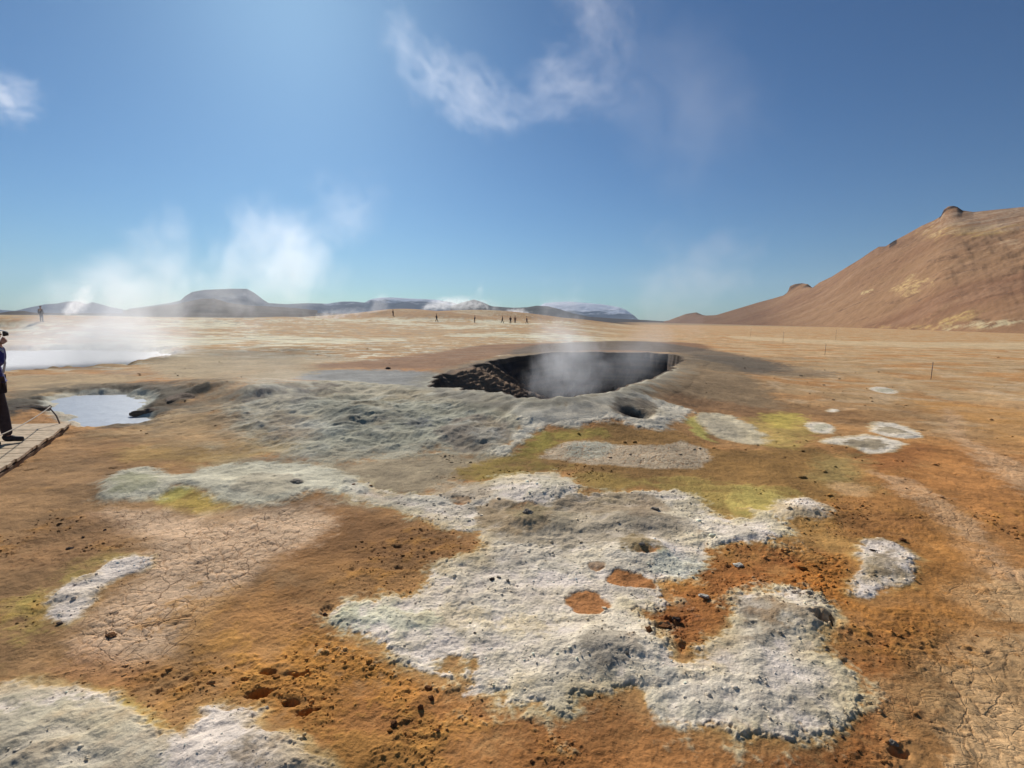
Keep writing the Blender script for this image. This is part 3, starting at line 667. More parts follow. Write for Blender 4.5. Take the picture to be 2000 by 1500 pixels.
# apron of the surrounding soil, lying on the ground sheet
NA = 14; ao = np.linspace(1.1, .06, NA)
apx = RR3[:, :1]-nrm[:, :1]*ao; apy = RR3[:, 1:2]-nrm[:, 1:]*ao
apz, apc, apk = lerp_ground([ZSH, C, CRUST], apx, apy)
apz = apz + .012*sstep(1.1, .8, ao)[None]*1.0 - .03*sstep(.95, 1.1, ao)[None] + .02*fbm(apx, apy, 4, 4, 79)*sstep(1.1, .7, ao)[None]
floor_rings = 14
fl = []
for k in range(1, floor_rings+1):
    f = k/floor_rings; q = wallco[:, -1]*(1-f); q[:, 0] += ctr[0]*f; q[:, 1] += ctr[1]*f; q[:, 2] = wallco[:, -1, 2]*(1-f)-(DEP+.5)*f
    q[:, 2] += .2*fbm(q[:, 0], q[:, 1], .9, 3, 75)*(1-f); fl.append(q)
wallco = np.concatenate([wallco, np.stack(fl, 1)], 1); NTT = wallco.shape[1]
wc = np.tile(lin((84, 74, 66)), (NSG, NTT, 1))
strat = fbm(np.repeat(per[:, :1, 0]*2, NTT, 1), (wallco[..., 2]*4.5), 1.0, 4, 76)
wc += (lin((120, 100, 82))-wc)*np.clip(.4+2.2*strat, 0, 1)[..., None]*.7
col2 = np.clip(np.append(flute, np.zeros((NSG, floor_rings)), 1)*3, 0, 1)
wc += (lin((62, 54, 50))-wc)*col2[..., None]*.5
lfa = leftness[:, None]
wc += (lin((158, 128, 98))-wc)*(lfa*np.clip(.6+1.8*strat, 0, 1))[..., None]*.85
topb = np.append(1-sstep(.0, .05, T_), np.zeros((NSG, floor_rings)), 1)
wc += (lin((118, 100, 80))-wc)*topb[..., None]*.6
wallco = np.concatenate([np.stack([apx, apy, apz], -1), wallco], 1); wc = np.concatenate([apc/.8, wc], 1); wk = np.zeros((NSG, NTT+NA)); wk[:, :NA] = apk; NTT += NA
Fw = grid_faces(NSG+1, NTT); 
Fw = np.where(Fw >= NSG*NTT, Fw-NSG*NTT, Fw)
crater = build_mesh('crater_ground', wallco.reshape(-1, 3), Fw, MG, {'tint': np.clip(wc.reshape(-1, 3)*ALB*.8, 0, .9), 'crust': wk.ravel(), 'crumble': np.full(NSG*NTT, .8)})
tag(crater, 'deep steaming crater with dark layered walls sunk in the mud plain', 'crater', kind='structure')

# ------------------------------------------------------------------ simple materials
def mat(name, col, rough=.8, spec=.3, bump=0, bscale=20, vary=.15, metal=0):
    mt = bpy.data.materials.new(name); mt.use_nodes = True; t = mt.node_tree; N = t.nodes; L = t.links; b = N['Principled BSDF']
    b.inputs['Roughness'].default_value = rough; b.inputs['Specular IOR Level'].default_value = spec; b.inputs['Metallic'].default_value = metal
    c = lin(col); tc = N.new('ShaderNodeTexCoord'); n = N.new('ShaderNodeTexNoise'); n.inputs['Scale'].default_value = bscale; n.inputs['Detail'].default_value = 5
    L.new(tc.outputs['Object'], n.inputs['Vector'])
    r = N.new('ShaderNodeValToRGB'); r.color_ramp.elements[0].position = .3; r.color_ramp.elements[1].position = .7
    r.color_ramp.elements[0].color = (*(c*(1-vary)), 1); r.color_ramp.elements[1].color = (*np.minimum(c*(1+vary), 1), 1)
    L.new(n.outputs['Fac'], r.inputs[0]); L.new(r.outputs[0], b.inputs['Base Color'])
    if bump:
        bp = N.new('ShaderNodeBump'); bp.inputs['Distance'].default_value = bump; L.new(n.outputs['Fac'], bp.inputs['Height']); L.new(bp.outputs[0], b.inputs['Normal'])
    return mt
def water_mat(name, col, rough, bs):
    mt = mat(name, col, rough, .5, .01, bs, .08); return mt

def flat_poly(name, poly, z, mt, grow=.6):
    P = smooth_poly(poly, 2) if len(poly) < 20 else np.asarray(poly)
    c = P.mean(0); d = P-c; P = c+d*(1+grow/np.maximum(np.linalg.norm(d, axis=1), .1))[:, None]
    me = bpy.data.meshes.new(name); me.from_pydata([(p[0], p[1], z) for p in P], [], [list(range(len(P)))]); me.materials.append(mt)
    return link(bpy.data.objects.new(name, me))
o = flat_poly('pool_water', POOL, -.10, water_mat('milky_water', (158,164,170), .38, 5), .25); tag(o, 'milky blue-grey hot pool beside the end of the boardwalk', 'pool', kind='structure')
o = flat_poly('lake_water', LAKE, -.30, water_mat('pale_water', (166,163,162), .6, 3), .8); tag(o, 'pale steaming lake behind the small pool at left', 'lake', kind='structure')

# ------------------------------------------------------------------ hills and mountains
def hill_material(name, snow=False):
    mt = bpy.data.materials.new(name); mt.use_nodes = True; t = mt.node_tree; N = t.nodes; L = t.links; b = N['Principled BSDF']
    b.inputs['Roughness'].default_value = .95; b.inputs['Specular IOR Level'].default_value = .1
    ac = N.new('ShaderNodeAttribute'); ac.attribute_name = 'tint'; tc = N.new('ShaderNodeTexCoord')
    n = N.new('ShaderNodeTexNoise'); n.inputs['Scale'].default_value = .25; n.inputs['Detail'].default_value = 10; n.inputs['Roughness'].default_value = .7
    L.new(tc.outputs['Object'], n.inputs['Vector'])
    m = N.new('ShaderNodeMapRange'); L.new(n.outputs['Fac'], m.inputs[0]); m.inputs[1].default_value = .3; m.inputs[2].default_value = .7; m.inputs[3].default_value = .78; m.inputs[4].default_value = 1.2
    v = N.new('ShaderNodeVectorMath'); v.operation = 'SCALE'; L.new(ac.outputs['Color'], v.inputs[0]); L.new(m.outputs[0], v.inputs['Scale']); L.new(v.outputs[0], b.inputs['Base Color'])
    bp = N.new('ShaderNodeBump'); bp.inputs['Distance'].default_value = .5; bp.inputs['Strength'].default_value = .8; L.new(n.outputs['Fac'], bp.inputs['Height']); L.new(bp.outputs[0], b.inputs['Normal'])
    return mt
MH = hill_material('hillside')
def ridge(name, sil, crest, base, cols=400, nt=70, back=1.2, prof=1.0, rough=.02, colfn=None, ext=0, label=None, gully=0, rocks=0):
    """sil: measured skyline; crest/base: distance of crest and foot by u (lists of (u, dist))"""
    sil = np.array(sil, float); us = np.linspace(sil[0, 0], sil[-1, 0], cols); vs = np.interp(us, sil[:, 0], sil[:, 1])
    cr = np.interp(us, *np.array(crest, float).T); ba = np.interp(us, *np.array(base, float).T)
    if cols > 900:
        kk = np.hanning(161); kk /= kk.sum(); cr = np.convolve(np.pad(cr, 80, 'edge'), kk, 'valid'); ba = np.convolve(np.pad(ba, 80, 'edge'), kk, 'valid')
    d = np.stack([fwd[i]+RT[i]*(us-1000)/1000+UP[i]*(750-vs)/1000 for i in range(3)], 1)
    hd = np.hypot(d[:, 0], d[:, 1]); hx = d[:, 0]/hd; hy = d[:, 1]/hd; el = d[:, 2]/hd
    hc = CAMZ + el*cr
    t = np.concatenate([np.linspace(0, 1, nt), 1+back*np.linspace(0, 1, nt//3)[1:]])
    A, T = np.meshgrid(np.arange(cols), t, indexing='ij')
    D = ba[A]+(cr-ba)[A]*T
    z0 = -1.0
    sh = np.where(T <= 1, np.clip(T, 0, 1)**prof, 1-sstep(1, 1+back, T))
    x = hx[A]*D; y = hy[A]*D
    amp = (hc[A]-z0)*rough
    L0 = float(np.median(cr))
    env = np.clip(np.sin(np.clip(T, 0, 1)*np.pi), 0, 1)**.7
    ker = np.hanning(81); ker /= ker.sum(); hs_ = np.convolve(np.pad(hc, 40, 'edge'), ker, 'valid') if cols > 900 else hc
    hcm = hs_[A]+(hc-hs_)[A]*sstep(.86, 1.0, T)
    z = z0+(hcm-z0)*sh + amp*env*fbm(x, y, 14/L0, 6, 81)*4
    if gully:
        z -= amp*env*gully*np.clip(fbm(us[A]/45+T*2.5, T*3.2, 1., 5, 82, .5, True), 0, 1)
    c = colfn(us[A], T, x, y, z, hc[A]) if colfn else np.tile(lin((70, 70, 70)), (cols, len(t), 1))
    o = build_mesh(name, np.stack([x, y, z], -1).reshape(-1, 3), grid_faces(cols, len(t))[:, ::-1], MH, {'tint': np.clip(c.reshape(-1, 3), 0, .9)})
    tag(o, label, 'mountain' if label and 'mountain' in label else 'hill', kind='structure')
    return o, us, t, x, y, z

def spot(us, vs_, u, v, ru, rv, ang=0, seed=0, sharp=1.):
    dx, dy = us-u, vs_-v; c, s = math.cos(ang), math.sin(ang); Xr = (dx*c+dy*s)/ru; Yr = (-dx*s+dy*c)/rv
    return Xr, Yr
def brown_hill(u, T, x, y, z, hc):
    c = np.tile(lin((158, 120, 84)), u.shape+(1,))
    n = fbm(x, z*2+y*.5, .02, 6, 91, .6); n2 = fbm(x, z*2+y*.5, .09, 6, 92, .65)
    c += (lin((132, 92, 66))-c)*np.clip(.4+2*n, 0, 1)[..., None]*.7
    c += (lin((176, 138, 104))-c)*np.clip(.1+1.6*n2+.3*sstep(.4, 1, T), 0, 1)[..., None]*.55
    c += (lin((92, 66, 52))-c)*sstep(.22, .42, fbm(x, z*2.4+y*.4, .16, 5, 95, .65))[..., None]*.55
    # the same bearing/elevation the patches were measured at, now fixed on the slope
    el = (z-CAMZ)/np.hypot(x, y)
    vv = 625+.0131*(u-1000)-el*1000*np.sqrt(1+((u-1000)/1000)**2)*1.0
    for (pu, pv, ru, rv, a, cc, s) in [(1700,571,20,3.5,-.35,(214,186,128),.95),(1790,560,38,13,-.2,(212,176,116),.95),(1785,545,12,4,-.6,(206,176,118),.8),(1900,455,110,16,.0,(198,160,96),.8),(1960,425,150,26,-.1,(196,168,136),.8),
                                       (1835,460,25,4,-.3,(206,172,120),.8),(1865,507,50,5,-.15,(92,66,50),.7),(1765,478,60,9,-.3,(104,76,58),.6),(1760,592,26,4,-.2,(110,80,60),.7),(1870,600,90,5,-.5,(186,146,104),.5),
                                       (1930,500,100,4,-.35,(184,146,106),.6),(1900,622,60,9,-.2,(206,172,104),.8),(1960,634,110,8,-.05,(210,190,144),.9),(1940,624,16,4,0,(70,50,38),.8),(1820,640,120,5,.0,(196,160,100),.6),(1990,480,30,8,.2,(202,170,130),.7)]:
        Xr, Yr = spot(u, vv, pu, pv, ru, rv, a)
        k = sstep(1.2, .4, np.sqrt(Xr**2+Yr**2)-1.6*fbm(x+y*.5, z*2.5, .10, 6, int(pu) % 97, .6))
        k = k*np.clip(.55+2.2*fbm(x+y*.5, z*2.5, .35, 4, 96), 0, 1)
        c += (lin(cc)-c)*(k*s*.85)[..., None]
    # dark outcrops along the skyline
    crest = sstep(.90, .97, T+.05*n2)*((u > 1530) & (u < 1592) | (u > 1738) & (u < 1752) | (u > 1835) & (u < 1880) | (u > 1340) & (u < 1375))
    c += (lin((58, 46, 40))-c)*(crest*np.clip(.5+4*n2, 0, 1))[..., None]
    c += (lin((112, 82, 62))-c)*(sstep(1570, 1450, u)*.55)[..., None]
    return c*ALB*np.array([.94, .98, 1.08])*.80
sil_r = [(1296,631),(1310,624),(1340,613),(1360,610),(1372,615),(1390,618),(1420,609),(1450,600),(1480,591),(1510,583),(1530,577),(1538,571),(1543,559),(1552,555),(1566,553),(1578,555),(1587,562),(1600,552),(1625,540),(1650,524),(1680,506),(1700,492),(1716,482),(1730,481),(1745,471),(1770,458),(1800,441),(1825,430),(1838,422),(1843,410),(1852,403),(1862,402),(1870,404),(1880,411),(1902,414),(1940,410),(2000,404),(2100,392),(2250,372),(2500,350),(2900,330),(3400,420)]
ridge('hills', sil_r, [(1296,1150),(1500,820),(1580,740),(1600,560),(1860,430),(2000,400),(2500,360),(3400,330)],
      [(1296,1080),(1400,700),(1500,520),(1600,420),(1750,300),(1900,230),(2000,200),(2500,150),(3400,120)], 1300, 190, .6, 1.12, .012, brown_hill,
      label='bare brown hillside rising at right with dark rocks on its crest', gully=.5)

def blue_mt(base, snow=0, snowline=.75, dark=(48, 58, 76)):  # bluish values of dark carry distance haze painted into the rock colour
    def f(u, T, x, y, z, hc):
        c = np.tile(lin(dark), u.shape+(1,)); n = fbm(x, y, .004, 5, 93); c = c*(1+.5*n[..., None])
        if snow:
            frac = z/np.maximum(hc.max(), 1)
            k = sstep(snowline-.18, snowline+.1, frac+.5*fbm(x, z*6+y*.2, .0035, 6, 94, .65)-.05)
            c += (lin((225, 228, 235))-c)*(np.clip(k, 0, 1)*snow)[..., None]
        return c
    return f
ridge('mountain', [(-700,585),(-500,600),(-300,592),(-60,603),(0,605),(30,607),(38,605),(60,600),(90,594),(110,593),(130,589),(150,588),(170,594),(180,590),(200,595),(215,600),(240,604)], [(-700,7000),(240,7000)], [(-700,6300),(240,6300)], 240, 40, .5, 1, .04, blue_mt(0), label='low blue mountains at the far left horizon')
ridge('mountain', [(250,603),(290,598),(330,592),(352,587),(362,578),(376,570),(400,566),(450,564),(482,564),(497,572),(515,586),(525,592),(560,594),(600,592)], [(250,4200),(600,4200)], [(250,3700),(600,3700)], 240, 50, .5, .8, .04, blue_mt(0, dark=(70, 82, 96)), label='flat-topped table mountain behind the steam at left')  # bluer rock colour stands in for haze on the table mountain
ridge('hills', [(240,606),(290,600),(320,596),(345,594),(370,588),(395,583),(420,583),(445,591),(480,596),(520,598),(560,600),(620,606)], [(240,1500),(620,1500)], [(240,1250),(620,1250)], 200, 40, .5, .9, .06, blue_mt(0, dark=(74, 64, 54)), label='dark rubbly hill in front of the table mountain')
ridge('mountain', [(500,596),(560,594),(600,592),(640,593),(668,589),(690,589),(712,591),(725,584),(745,581),(770,581),(800,583),(850,585),(880,590),(905,596)], [(500,6500),(905,6500)], [(500,5900),(905,5900)], 260, 50, .5, .8, .04, blue_mt(0, .95, .8), label='long dark blue mountain with a thin snow cap behind the white steam jet')
ridge('hills', [(880,598),(905,590),(925,585),(942,590),(960,598),(985,600),(1005,601),(1030,600),(1048,597),(1070,598),(1090,603),(1120,612),(1160,620)], [(880,2600),(1160,2600)], [(880,2200),(1160,2200)], 200, 40, .5, .9, .05, blue_mt(0, dark=(52, 52, 46)), label='dark hills between the two snowy mountains')
ridge('mountain', [(1010,612),(1050,600),(1064,592),(1085,590),(1110,589),(1150,592),(1180,595),(1210,600),(1222,605),(1238,616),(1247,624),(1290,630),(1340,634)], [(1010,7500),(1340,7500)], [(1010,6800),(1340,6800)], 300, 60, .5, .75, .05, blue_mt(0, .95, .45, (60, 72, 90)), label='snow-covered flat mountain in the middle of the horizon')
ridge('hills', [(1060,622),(1130,617),(1200,622),(1260,625),(1310,628),(1360,630)], [(1060,2000),(1360,2000)], [(1060,1700),(1360,1700)], 120, 24, .5, .9, .05, blue_mt(0, dark=(64, 58, 54)), label='low dark foothills below the snow-covered mountain')
ridge('hills', [(-800,606),(-200,610),(0,611),(20,608),(48,607),(60,610),(120,612),(300,612),(500,611),(700,612),(780,612),(900,615)], [(-800,900),(900,900)], [(-800,700),(900,700)], 260, 24, .5, .9, .1, blue_mt(0, dark=(62, 52, 42)), label='dark lava field along the left horizon')

# ------------------------------------------------------------------ ground height lookup
def zat(x, y):
    r = math.hypot(x, y); a = math.atan2(x, y); i = min(max(int(np.searchsorted(RR, r)), 1), NR-1); j = min(int(np.searchsorted(azs, a)), NC-1)
    f = (r-RR[i-1])/(RR[i]-RR[i-1]); return float(ZG[(i-1)*NC+j]*(1-f)+ZG[i*NC+j]*f)
def ghit(u, v):
    d = ray(u, v); t = np.geomspace(1.5, 900, 3000); pr = None
    for k in t:
        p = CAM+d*k
        if p[2] < zat(p[0], p[1]): return np.array([p[0], p[1], zat(p[0], p[1])])
    return CAM+d*400

# ------------------------------------------------------------------ mesh helpers
def bm_obj(name, bm, mt, parent=None, smooth=True):
    me = bpy.data.meshes.new(name); bm.normal_update()
    for f in bm.faces: f.smooth = smooth
    bm.to_mesh(me); bm.free(); me.materials.append(mt); return link(bpy.data.objects.new(name, me), parent)
def bm_box(bm, c, s, rz=0, bevel=0):
    M = Matrix.Translation(Vector(c)) @ Matrix.Rotation(rz, 4, 'Z') @ Matrix.Diagonal((*s, 1))
    g = bmesh.ops.create_cube(bm, size=1, matrix=M)
    if bevel: bmesh.ops.bevel(bm, geom=list({e for v in g['verts'] for e in v.link_edges}), offset=bevel, segments=1, affect='EDGES')
def bm_tube(bm, pts, r, n=8, cap=True):
    pts = [Vector(p) for p in pts]; rs = r if isinstance(r, (list, tuple)) else [r]*len(pts); rings = []
    for i, p in enumerate(pts):
        d = (pts[min(i+1, len(pts)-1)]-pts[max(i-1, 0)]).normalized(); a = d.orthogonal().normalized() if i == 0 else (a-d*a.dot(d)).normalized(); b = d.cross(a)
        rings.append([bm.verts.new(p+(a*math.cos(t)+b*math.sin(t))*rs[i]) for t in [2*math.pi*k/n for k in range(n)]])
    for q0, q1 in zip(rings, rings[1:]):
        for k in range(n): bm.faces.new((q0[k], q0[(k+1) % n], q1[(k+1) % n], q1[k]))
    if cap: bm.faces.new(rings[0][::-1]); bm.faces.new(rings[-1])
def empty(name, loc, rz=0):
    o = bpy.data.objects.new(name, None); o.location = loc; o.rotation_euler = (0, 0, rz); o.empty_display_size = .1; return link(o)
def skin(name, pts, edges, mt, parent=None, sub=2):
    """pts: list of (x,y,z,rx[,ry]); first is the root"""
    me = bpy.data.meshes.new(name); me.from_pydata([p[:3] for p in pts], edges, []); me.materials.append(mt)
    o = link(bpy.data.objects.new(name, me), parent)
    sm = o.modifiers.new('skin', 'SKIN'); sm.use_smooth_shade = True
    if not me.skin_vertices: me.attributes.new  # layer is made by the modifier below
    return o, sm
def skin_obj(name, pts, edges, mt, parent=None, sub=2):
    bm = bmesh.new(); lay = bm.verts.layers.skin.verify(); vs = []
    for i, p in enumerate(pts):
        v = bm.verts.new(p[:3]); v[lay].radius = (p[3], p[4] if len(p) > 4 else p[3]); v[lay].use_root = (i == 0); vs.append(v)
    for a, b in edges: bm.edges.new((vs[a], vs[b]))
    me = bpy.data.meshes.new(name); bm.to_mesh(me); bm.free()
    tmp = link(bpy.data.objects.new(name, me))
    s = tmp.modifiers.new('skin', 'SKIN'); s.use_smooth_shade = True; s.branch_smoothing = .6
    q = tmp.modifiers.new('sub', 'SUBSURF'); q.levels = sub; q.render_levels = sub
    dg = bpy.context.evaluated_depsgraph_get(); dg.update(); m2 = bpy.data.meshes.new_from_object(tmp.evaluated_get(dg)); bpy.data.objects.remove(tmp)
    m2.name = name; m2.materials.clear(); m2.materials.append(mt)
    for f in m2.polygons: f.use_smooth = True
    return link(bpy.data.objects.new(name, m2), parent)

# ------------------------------------------------------------------ boardwalk
M_wood = mat('weathered_planks', (196, 172, 140), .85, .2, .004, 14, .22)
M_wood2 = mat('plank_beam', (120, 96, 74), .9, .2, .004, 12, .25)
DZ = .10
A_ = gz(137, 826, DZ); B_ = gz(0, 918, DZ); Cc = gz(-150, 831, DZ)
ex = (Cc-A_)[:2]; ex /= np.linalg.norm(ex); eyd = (B_-A_)[:2]; eyd /= np.linalg.norm(eyd)
bw = empty('boardwalk', (A_[0], A_[1], 0)); tag(bw, 'pale wooden boardwalk of sawn planks ending beside the small milky pool', 'boardwalk')
bm = bmesh.new(); rg = random.Random(4)
npl = 34; pitch_ = .155
for i in range(npl):
    # planks run along ex, laid one after another along the front edge
    p0 = eyd*(i*pitch_); wdt = eyd*(pitch_-.012); j0 = rg.uniform(-.02, .02); Ln = 3.2
    q = [p0+ex*j0, p0+wdt+ex*j0, p0+wdt+ex*Ln, p0+ex*Ln]; dz = rg.uniform(-.003, .003)
    lo = [bm.verts.new((v[0], v[1], DZ-.035+dz)) for v in q]; hi = [bm.verts.new((v[0], v[1], DZ+dz)) for v in q]
    bm.faces.new(hi); bm.faces.new(lo[::-1])
    for a in range(4): bm.faces.new((lo[a], lo[(a+1) % 4], hi[(a+1) % 4], hi[a]))
bmesh.ops.recalc_face_normals(bm, faces=bm.faces)
bm_obj('deck', bm, M_wood, bw, False)
for off in (.06, 1.5, 3.0):
    bm = bmesh.new(); bm_tube(bm, [(ex[0]*off+eyd[0]*.03, ex[1]*off+eyd[1]*.03, DZ-.10), (ex[0]*off+eyd[0]*npl*pitch_, ex[1]*off+eyd[1]*npl*pitch_, DZ-.10)], .06, 4)
    bm_obj('beam', bm, M_wood2, bw, False)
M_steel = mat('rusty_steel_rod', (110, 96, 88), .6, .4, .001, 40, .25)
M_rope = mat('pale_rope', (176, 164, 148), .9, .2, .001, 80, .15)
def rod_post(name, base, top, label, group, eye=True):
    o = empty(name, base); tag(o, label, 'post', group); d = Vector(top)-Vector(base)
    bm = bmesh.new(); bm_tube(bm, [(0, 0, -.15), (d.x*.5, d.y*.5, d.z*.5), (d.x, d.y, d.z)], .011, 8); bm_obj('rod', bm, M_steel, o)
    bm = bmesh.new(); bm_tube(bm, [(d.x+.022*math.cos(t), d.y, d.z+.022+.022*math.sin(t)) for t in np.linspace(0, 2*math.pi, 11)], .006, 6, False); bm_obj('eyelet', bm, M_steel, o)
    return o
def ground_pt(u, v, z): p = gz(u, v, z); return (p[0], p[1], z)
pb = gz(122, 827, DZ); pt_ = at(98, 797, pb[1]-.02)
grp_b = 'thin rods holding the rope of the boardwalk'
rod_post('rope_post', tuple(pb), tuple(pt_), 'thin leaning steel rod at the front corner of the boardwalk', grp_b)
pb2 = gz(-150, 833, DZ); pt2 = pb2+np.array([-.02, 0, .42])
rod_post('rope_post', tuple(pb2), tuple(pt2), 'thin steel rod at the far edge of the boardwalk behind the photographer', grp_b)
pb3 = gz(-60, 958, DZ); pt3 = pb3+np.array([.0, 0, .42])
rod_post('rope_post', tuple(pb3), tuple(pt3), 'thin steel rod at the near edge of the boardwalk in front of the photographer', grp_b)
def rope(a, b, sag, label):
    a, b = Vector(a), Vector(b); n = 18; bm = bmesh.new()
    pts = [a.lerp(b, k/n)-Vector((0, 0, sag*4*(k/n)*(1-k/n))) for k in range(n+1)]; bm_tube(bm, [p-a for p in pts], .007, 6)
    o = bm_obj('rope', bm, M_rope); o.location = a; tag(o, label, 'rope', 'ropes strung along the boardwalk')
e_ = np.array([0, 0, .022])
rope(pt_+e_, pt2+e_, .04, 'rope running back from the leaning corner rod behind the photographer')
rope(pt_+e_, pt3+e_, .06, 'rope running forward from the leaning corner rod past the photographer\'s legs')

# rods standing out on the orange flat
labs = ['nearest and tallest-looking thin rod on the orange flat at right', 'thin rod on the orange flat, second from the nearest one', 'thin rod on the flat just right of the dark crater skirt',
        'faint thin rod between two nearer rods, close to the pale foot of the hill', 'farthest faint rod on the flat below the left end of the brown hill']
for (u, vb, vt), lb in zip([(1818,741,710),(1611,694,673),(1529,671,649),(1632,664,645),(1466,657,641)], labs):
    g = ghit(u, vb); t_ = at(u, vt, g[1]); rod_post('marker_rod', tuple(g), (g[0]+.01, g[1], max(t_[2], g[2]+.4)), lb, 'thin rods marking the path over the flat')

# ------------------------------------------------------------------ people
M_skin = mat('skin', (196, 150, 124), .6, .3, 0, 20, .06); M_navy = mat('navy_jacket', (60, 58, 112), .8, .25, .003, 30, .2); M_purple = mat('purple_jacket_hem', (84, 74, 160), .8, .25, .003, 30, .15)
M_trou = mat('dark_trousers', (66, 58, 62), .9, .2, .004, 18, .2); M_boot = mat('walking_boot', (62, 56, 56), .8, .3, .002, 40, .2); M_white = mat('white_cap', (222, 220, 216), .8, .3, 0, 30, .05)
M_capd = mat('dark_cap_side', (48, 46, 62), .8, .3, 0, 30, .1); M_black = mat('black_plastic', (24, 24, 26), .4, .5, 0, 30, .1); M_glass = mat('lens_glass', (16, 18, 26), .08, .6, 0, 30, .05)
M_hair = mat('dark_hair', (60, 44, 34), .8, .3, .003, 60, .3); M_strap = mat('grey_strap', (170, 176, 190), .8, .3, 0, 60, .1)
def hand_chain(w, fx, fz, side, curl=.6):
    """five finger chains out of a palm at w, pointing fx (forward) with the palm turned inwards"""
    pts, ed = [], []
    def add(p, r): pts.append((*p, r)); return len(pts)-1
    W = np.array(w); f = np.array(fx, float); f /= np.linalg.norm(f); u = np.array(fz, float); u -= f*u.dot(f); u /= np.linalg.norm(u); s = np.cross(f, u)
    palm = W+f*.05
    i0 = add(W, .024); i1 = add(palm, .030); ed.append((i0, i1))
    for k, (off, L) in enumerate(((.03, .068), (.011, .076), (-.009, .071), (-.028, .056))):
        b = palm+u*off+f*.02; a0 = add(b, .0095); ed.append((i1, a0)); prev = a0; d = f.copy(); p = b
        for q in range(3):
            th = curl*(.55+.25*q); d = d*math.cos(th)+s*side*math.sin(th); d /= np.linalg.norm(d); p = p+d*L/3; c = add(p, .0088-.0012*q); ed.append((prev, c)); prev = c
    p = W+f*.02+u*.03; a0 = add(p, .012); ed.append((i0, a0)); prev = a0; d = (f*.7+u*.5+s*side*.4); d /= np.linalg.norm(d)
    for q in range(2): p = p+d*.03; c = add(p, .0105-.002*q); ed.append((prev, c)); prev = c; d = d+s*side*.35; d /= np.linalg.norm(d)
    return pts, ed
def person(loc, rz, sc, pose, mats, label, group=None, detail=True):
    """faces local +X; body one surface; clothes, cap and hair its children"""
    mj, mtz, mb, mh = mats
    root = empty('person', loc, rz); root.scale = (sc, sc, sc); tag(root, label, 'person', group)
    P = dict(pel=(-.07, 0, .96), wai=(-.08, 0, 1.08), che=(-.07, 0, 1.30), nec=(-.05, 0, 1.475), neh=(-.03, 0, 1.54),
             hl=(-.07, .09, .92), hr=(-.07, -.09, .92), kl=(0, .10, .52), kr=(-.12, -.10, .52), al=(.02, .11, .10), ar=(-.22, -.11, .10),
             sl=(-.07, .18, 1.42), sr=(-.07, -.18, 1.42), el=(.15, .23, 1.20), er=(.15, -.22, 1.19), wl=(.17, .07, 1.47), wr=(.17, -.07, 1.47))
    P.update(pose); V = {k: np.array(v, float) for k, v in P.items()}
    order = ['pel','wai','che','nec','neh','hl','kl','al','hr','kr','ar','sl','el','wl','sr','er','wr']
    rr = dict(pel=.125, wai=.115, che=.135, nec=.058, neh=.055, hl=.085, kl=.055, al=.04, hr=.085, kr=.055, ar=.04, sl=.055, el=.041, wl=.028, sr=.055, er=.041, wr=.028)
    E = [('pel','wai'),('wai','che'),('che','nec'),('nec','neh'),('pel','hl'),('hl','kl'),('kl','al'),('pel','hr'),('hr','kr'),('kr','ar'),('che','sl'),('sl','el'),('el','wl'),('che','sr'),('sr','er'),('er','wr')]
    pts = [(*V[k], rr[k]) for k in order]; ix = {k: i for i, k in enumerate(order)}; ed = [(ix[a], ix[b]) for a, b in E]
    # head: skull, jaw, nose, ears, all grown from the neck
    h = V['neh']; base = len(pts)
    pts += [(h[0]+.012, 0, h[2]+.075, .082, .078), (h[0]+.0, 0, h[2]+.145, .088, .08), (h[0]-.005, 0, h[2]+.20, .062, .06)]
    ed += [(ix['neh'], base), (base, base+1), (base+1, base+2)]
    pts += [(h[0]+.098, 0, h[2]+.088, .013), (h[0]+.113, 0, h[2]+.082, .009)]; ed += [(base, base+3), (base+3, base+4)]
    pts += [(h[0]+.075, 0, h[2]+.02, .026)]; ed += [(base, base+5)]
    for s in (1, -1): pts += [(h[0]-.005, s*.088, h[2]+.095, .014)]; ed += [(base, len(pts)-1)]
    # feet inside the boots
    for a in ('al', 'ar'): b = V[a]; pts += [(b[0]+.13, b[1], .05, .032)]; ed += [(ix[a], len(pts)-1)]
    if detail:
        for s, wk, ek in ((1, 'wl', 'el'), (-1, 'wr', 'er')):
            f = V[wk]-V[ek]; fwd_ = f/np.linalg.norm(f)*.5+np.array([.6, 0, .3])
            hp, he = hand_chain(V[wk]+f/np.linalg.norm(f)*.03, fwd_, (0, 0, 1), s, .55); n0 = len(pts); pts += hp; ed += [(ix[wk], n0)]+[(a+n0, b+n0) for a, b in he]
    else:
        for s, wk, ek in ((1, 'wl', 'el'), (-1, 'wr', 'er')):
            f = V[wk]-V[ek]; f /= np.linalg.norm(f); q = V[wk]+f*.09; pts += [(*q, .03, .018)]; ed += [(ix[wk], len(pts)-1)]
    body = skin_obj('body', pts, ed, M_skin, root, 2 if detail else 1)
    lo = 2 if detail else 1
    jk = ['wai','che','nec','sl','el','wl','sr','er','wr']; jr = dict(wai=.150, che=.165, nec=.078, sl=.078, el=.062, wl=.045, sr=.078, er=.062, wr=.045); jx = {k: i for i, k in enumerate(jk)}
    JP = [(*V[k], jr[k]) for k in jk]+[(*(V['pel']+[0, 0, -.02]), .158)]
    for k in ('nec',): JP[jx[k]] = (*(V[k]-[0, 0, .02]), .07)
    skin_obj('jacket', JP, [(jx[a], jx[b]) for a, b in E if a in jx and b in jx]+[(0, len(jk))], mj, root, lo)
    tk = ['pel','hl','kl','al','hr','kr','ar']; tr = dict(pel=.14, hl=.105, kl=.082, al=.07, hr=.105, kr=.082, ar=.07); tx = {k: i for i, k in enumerate(tk)}
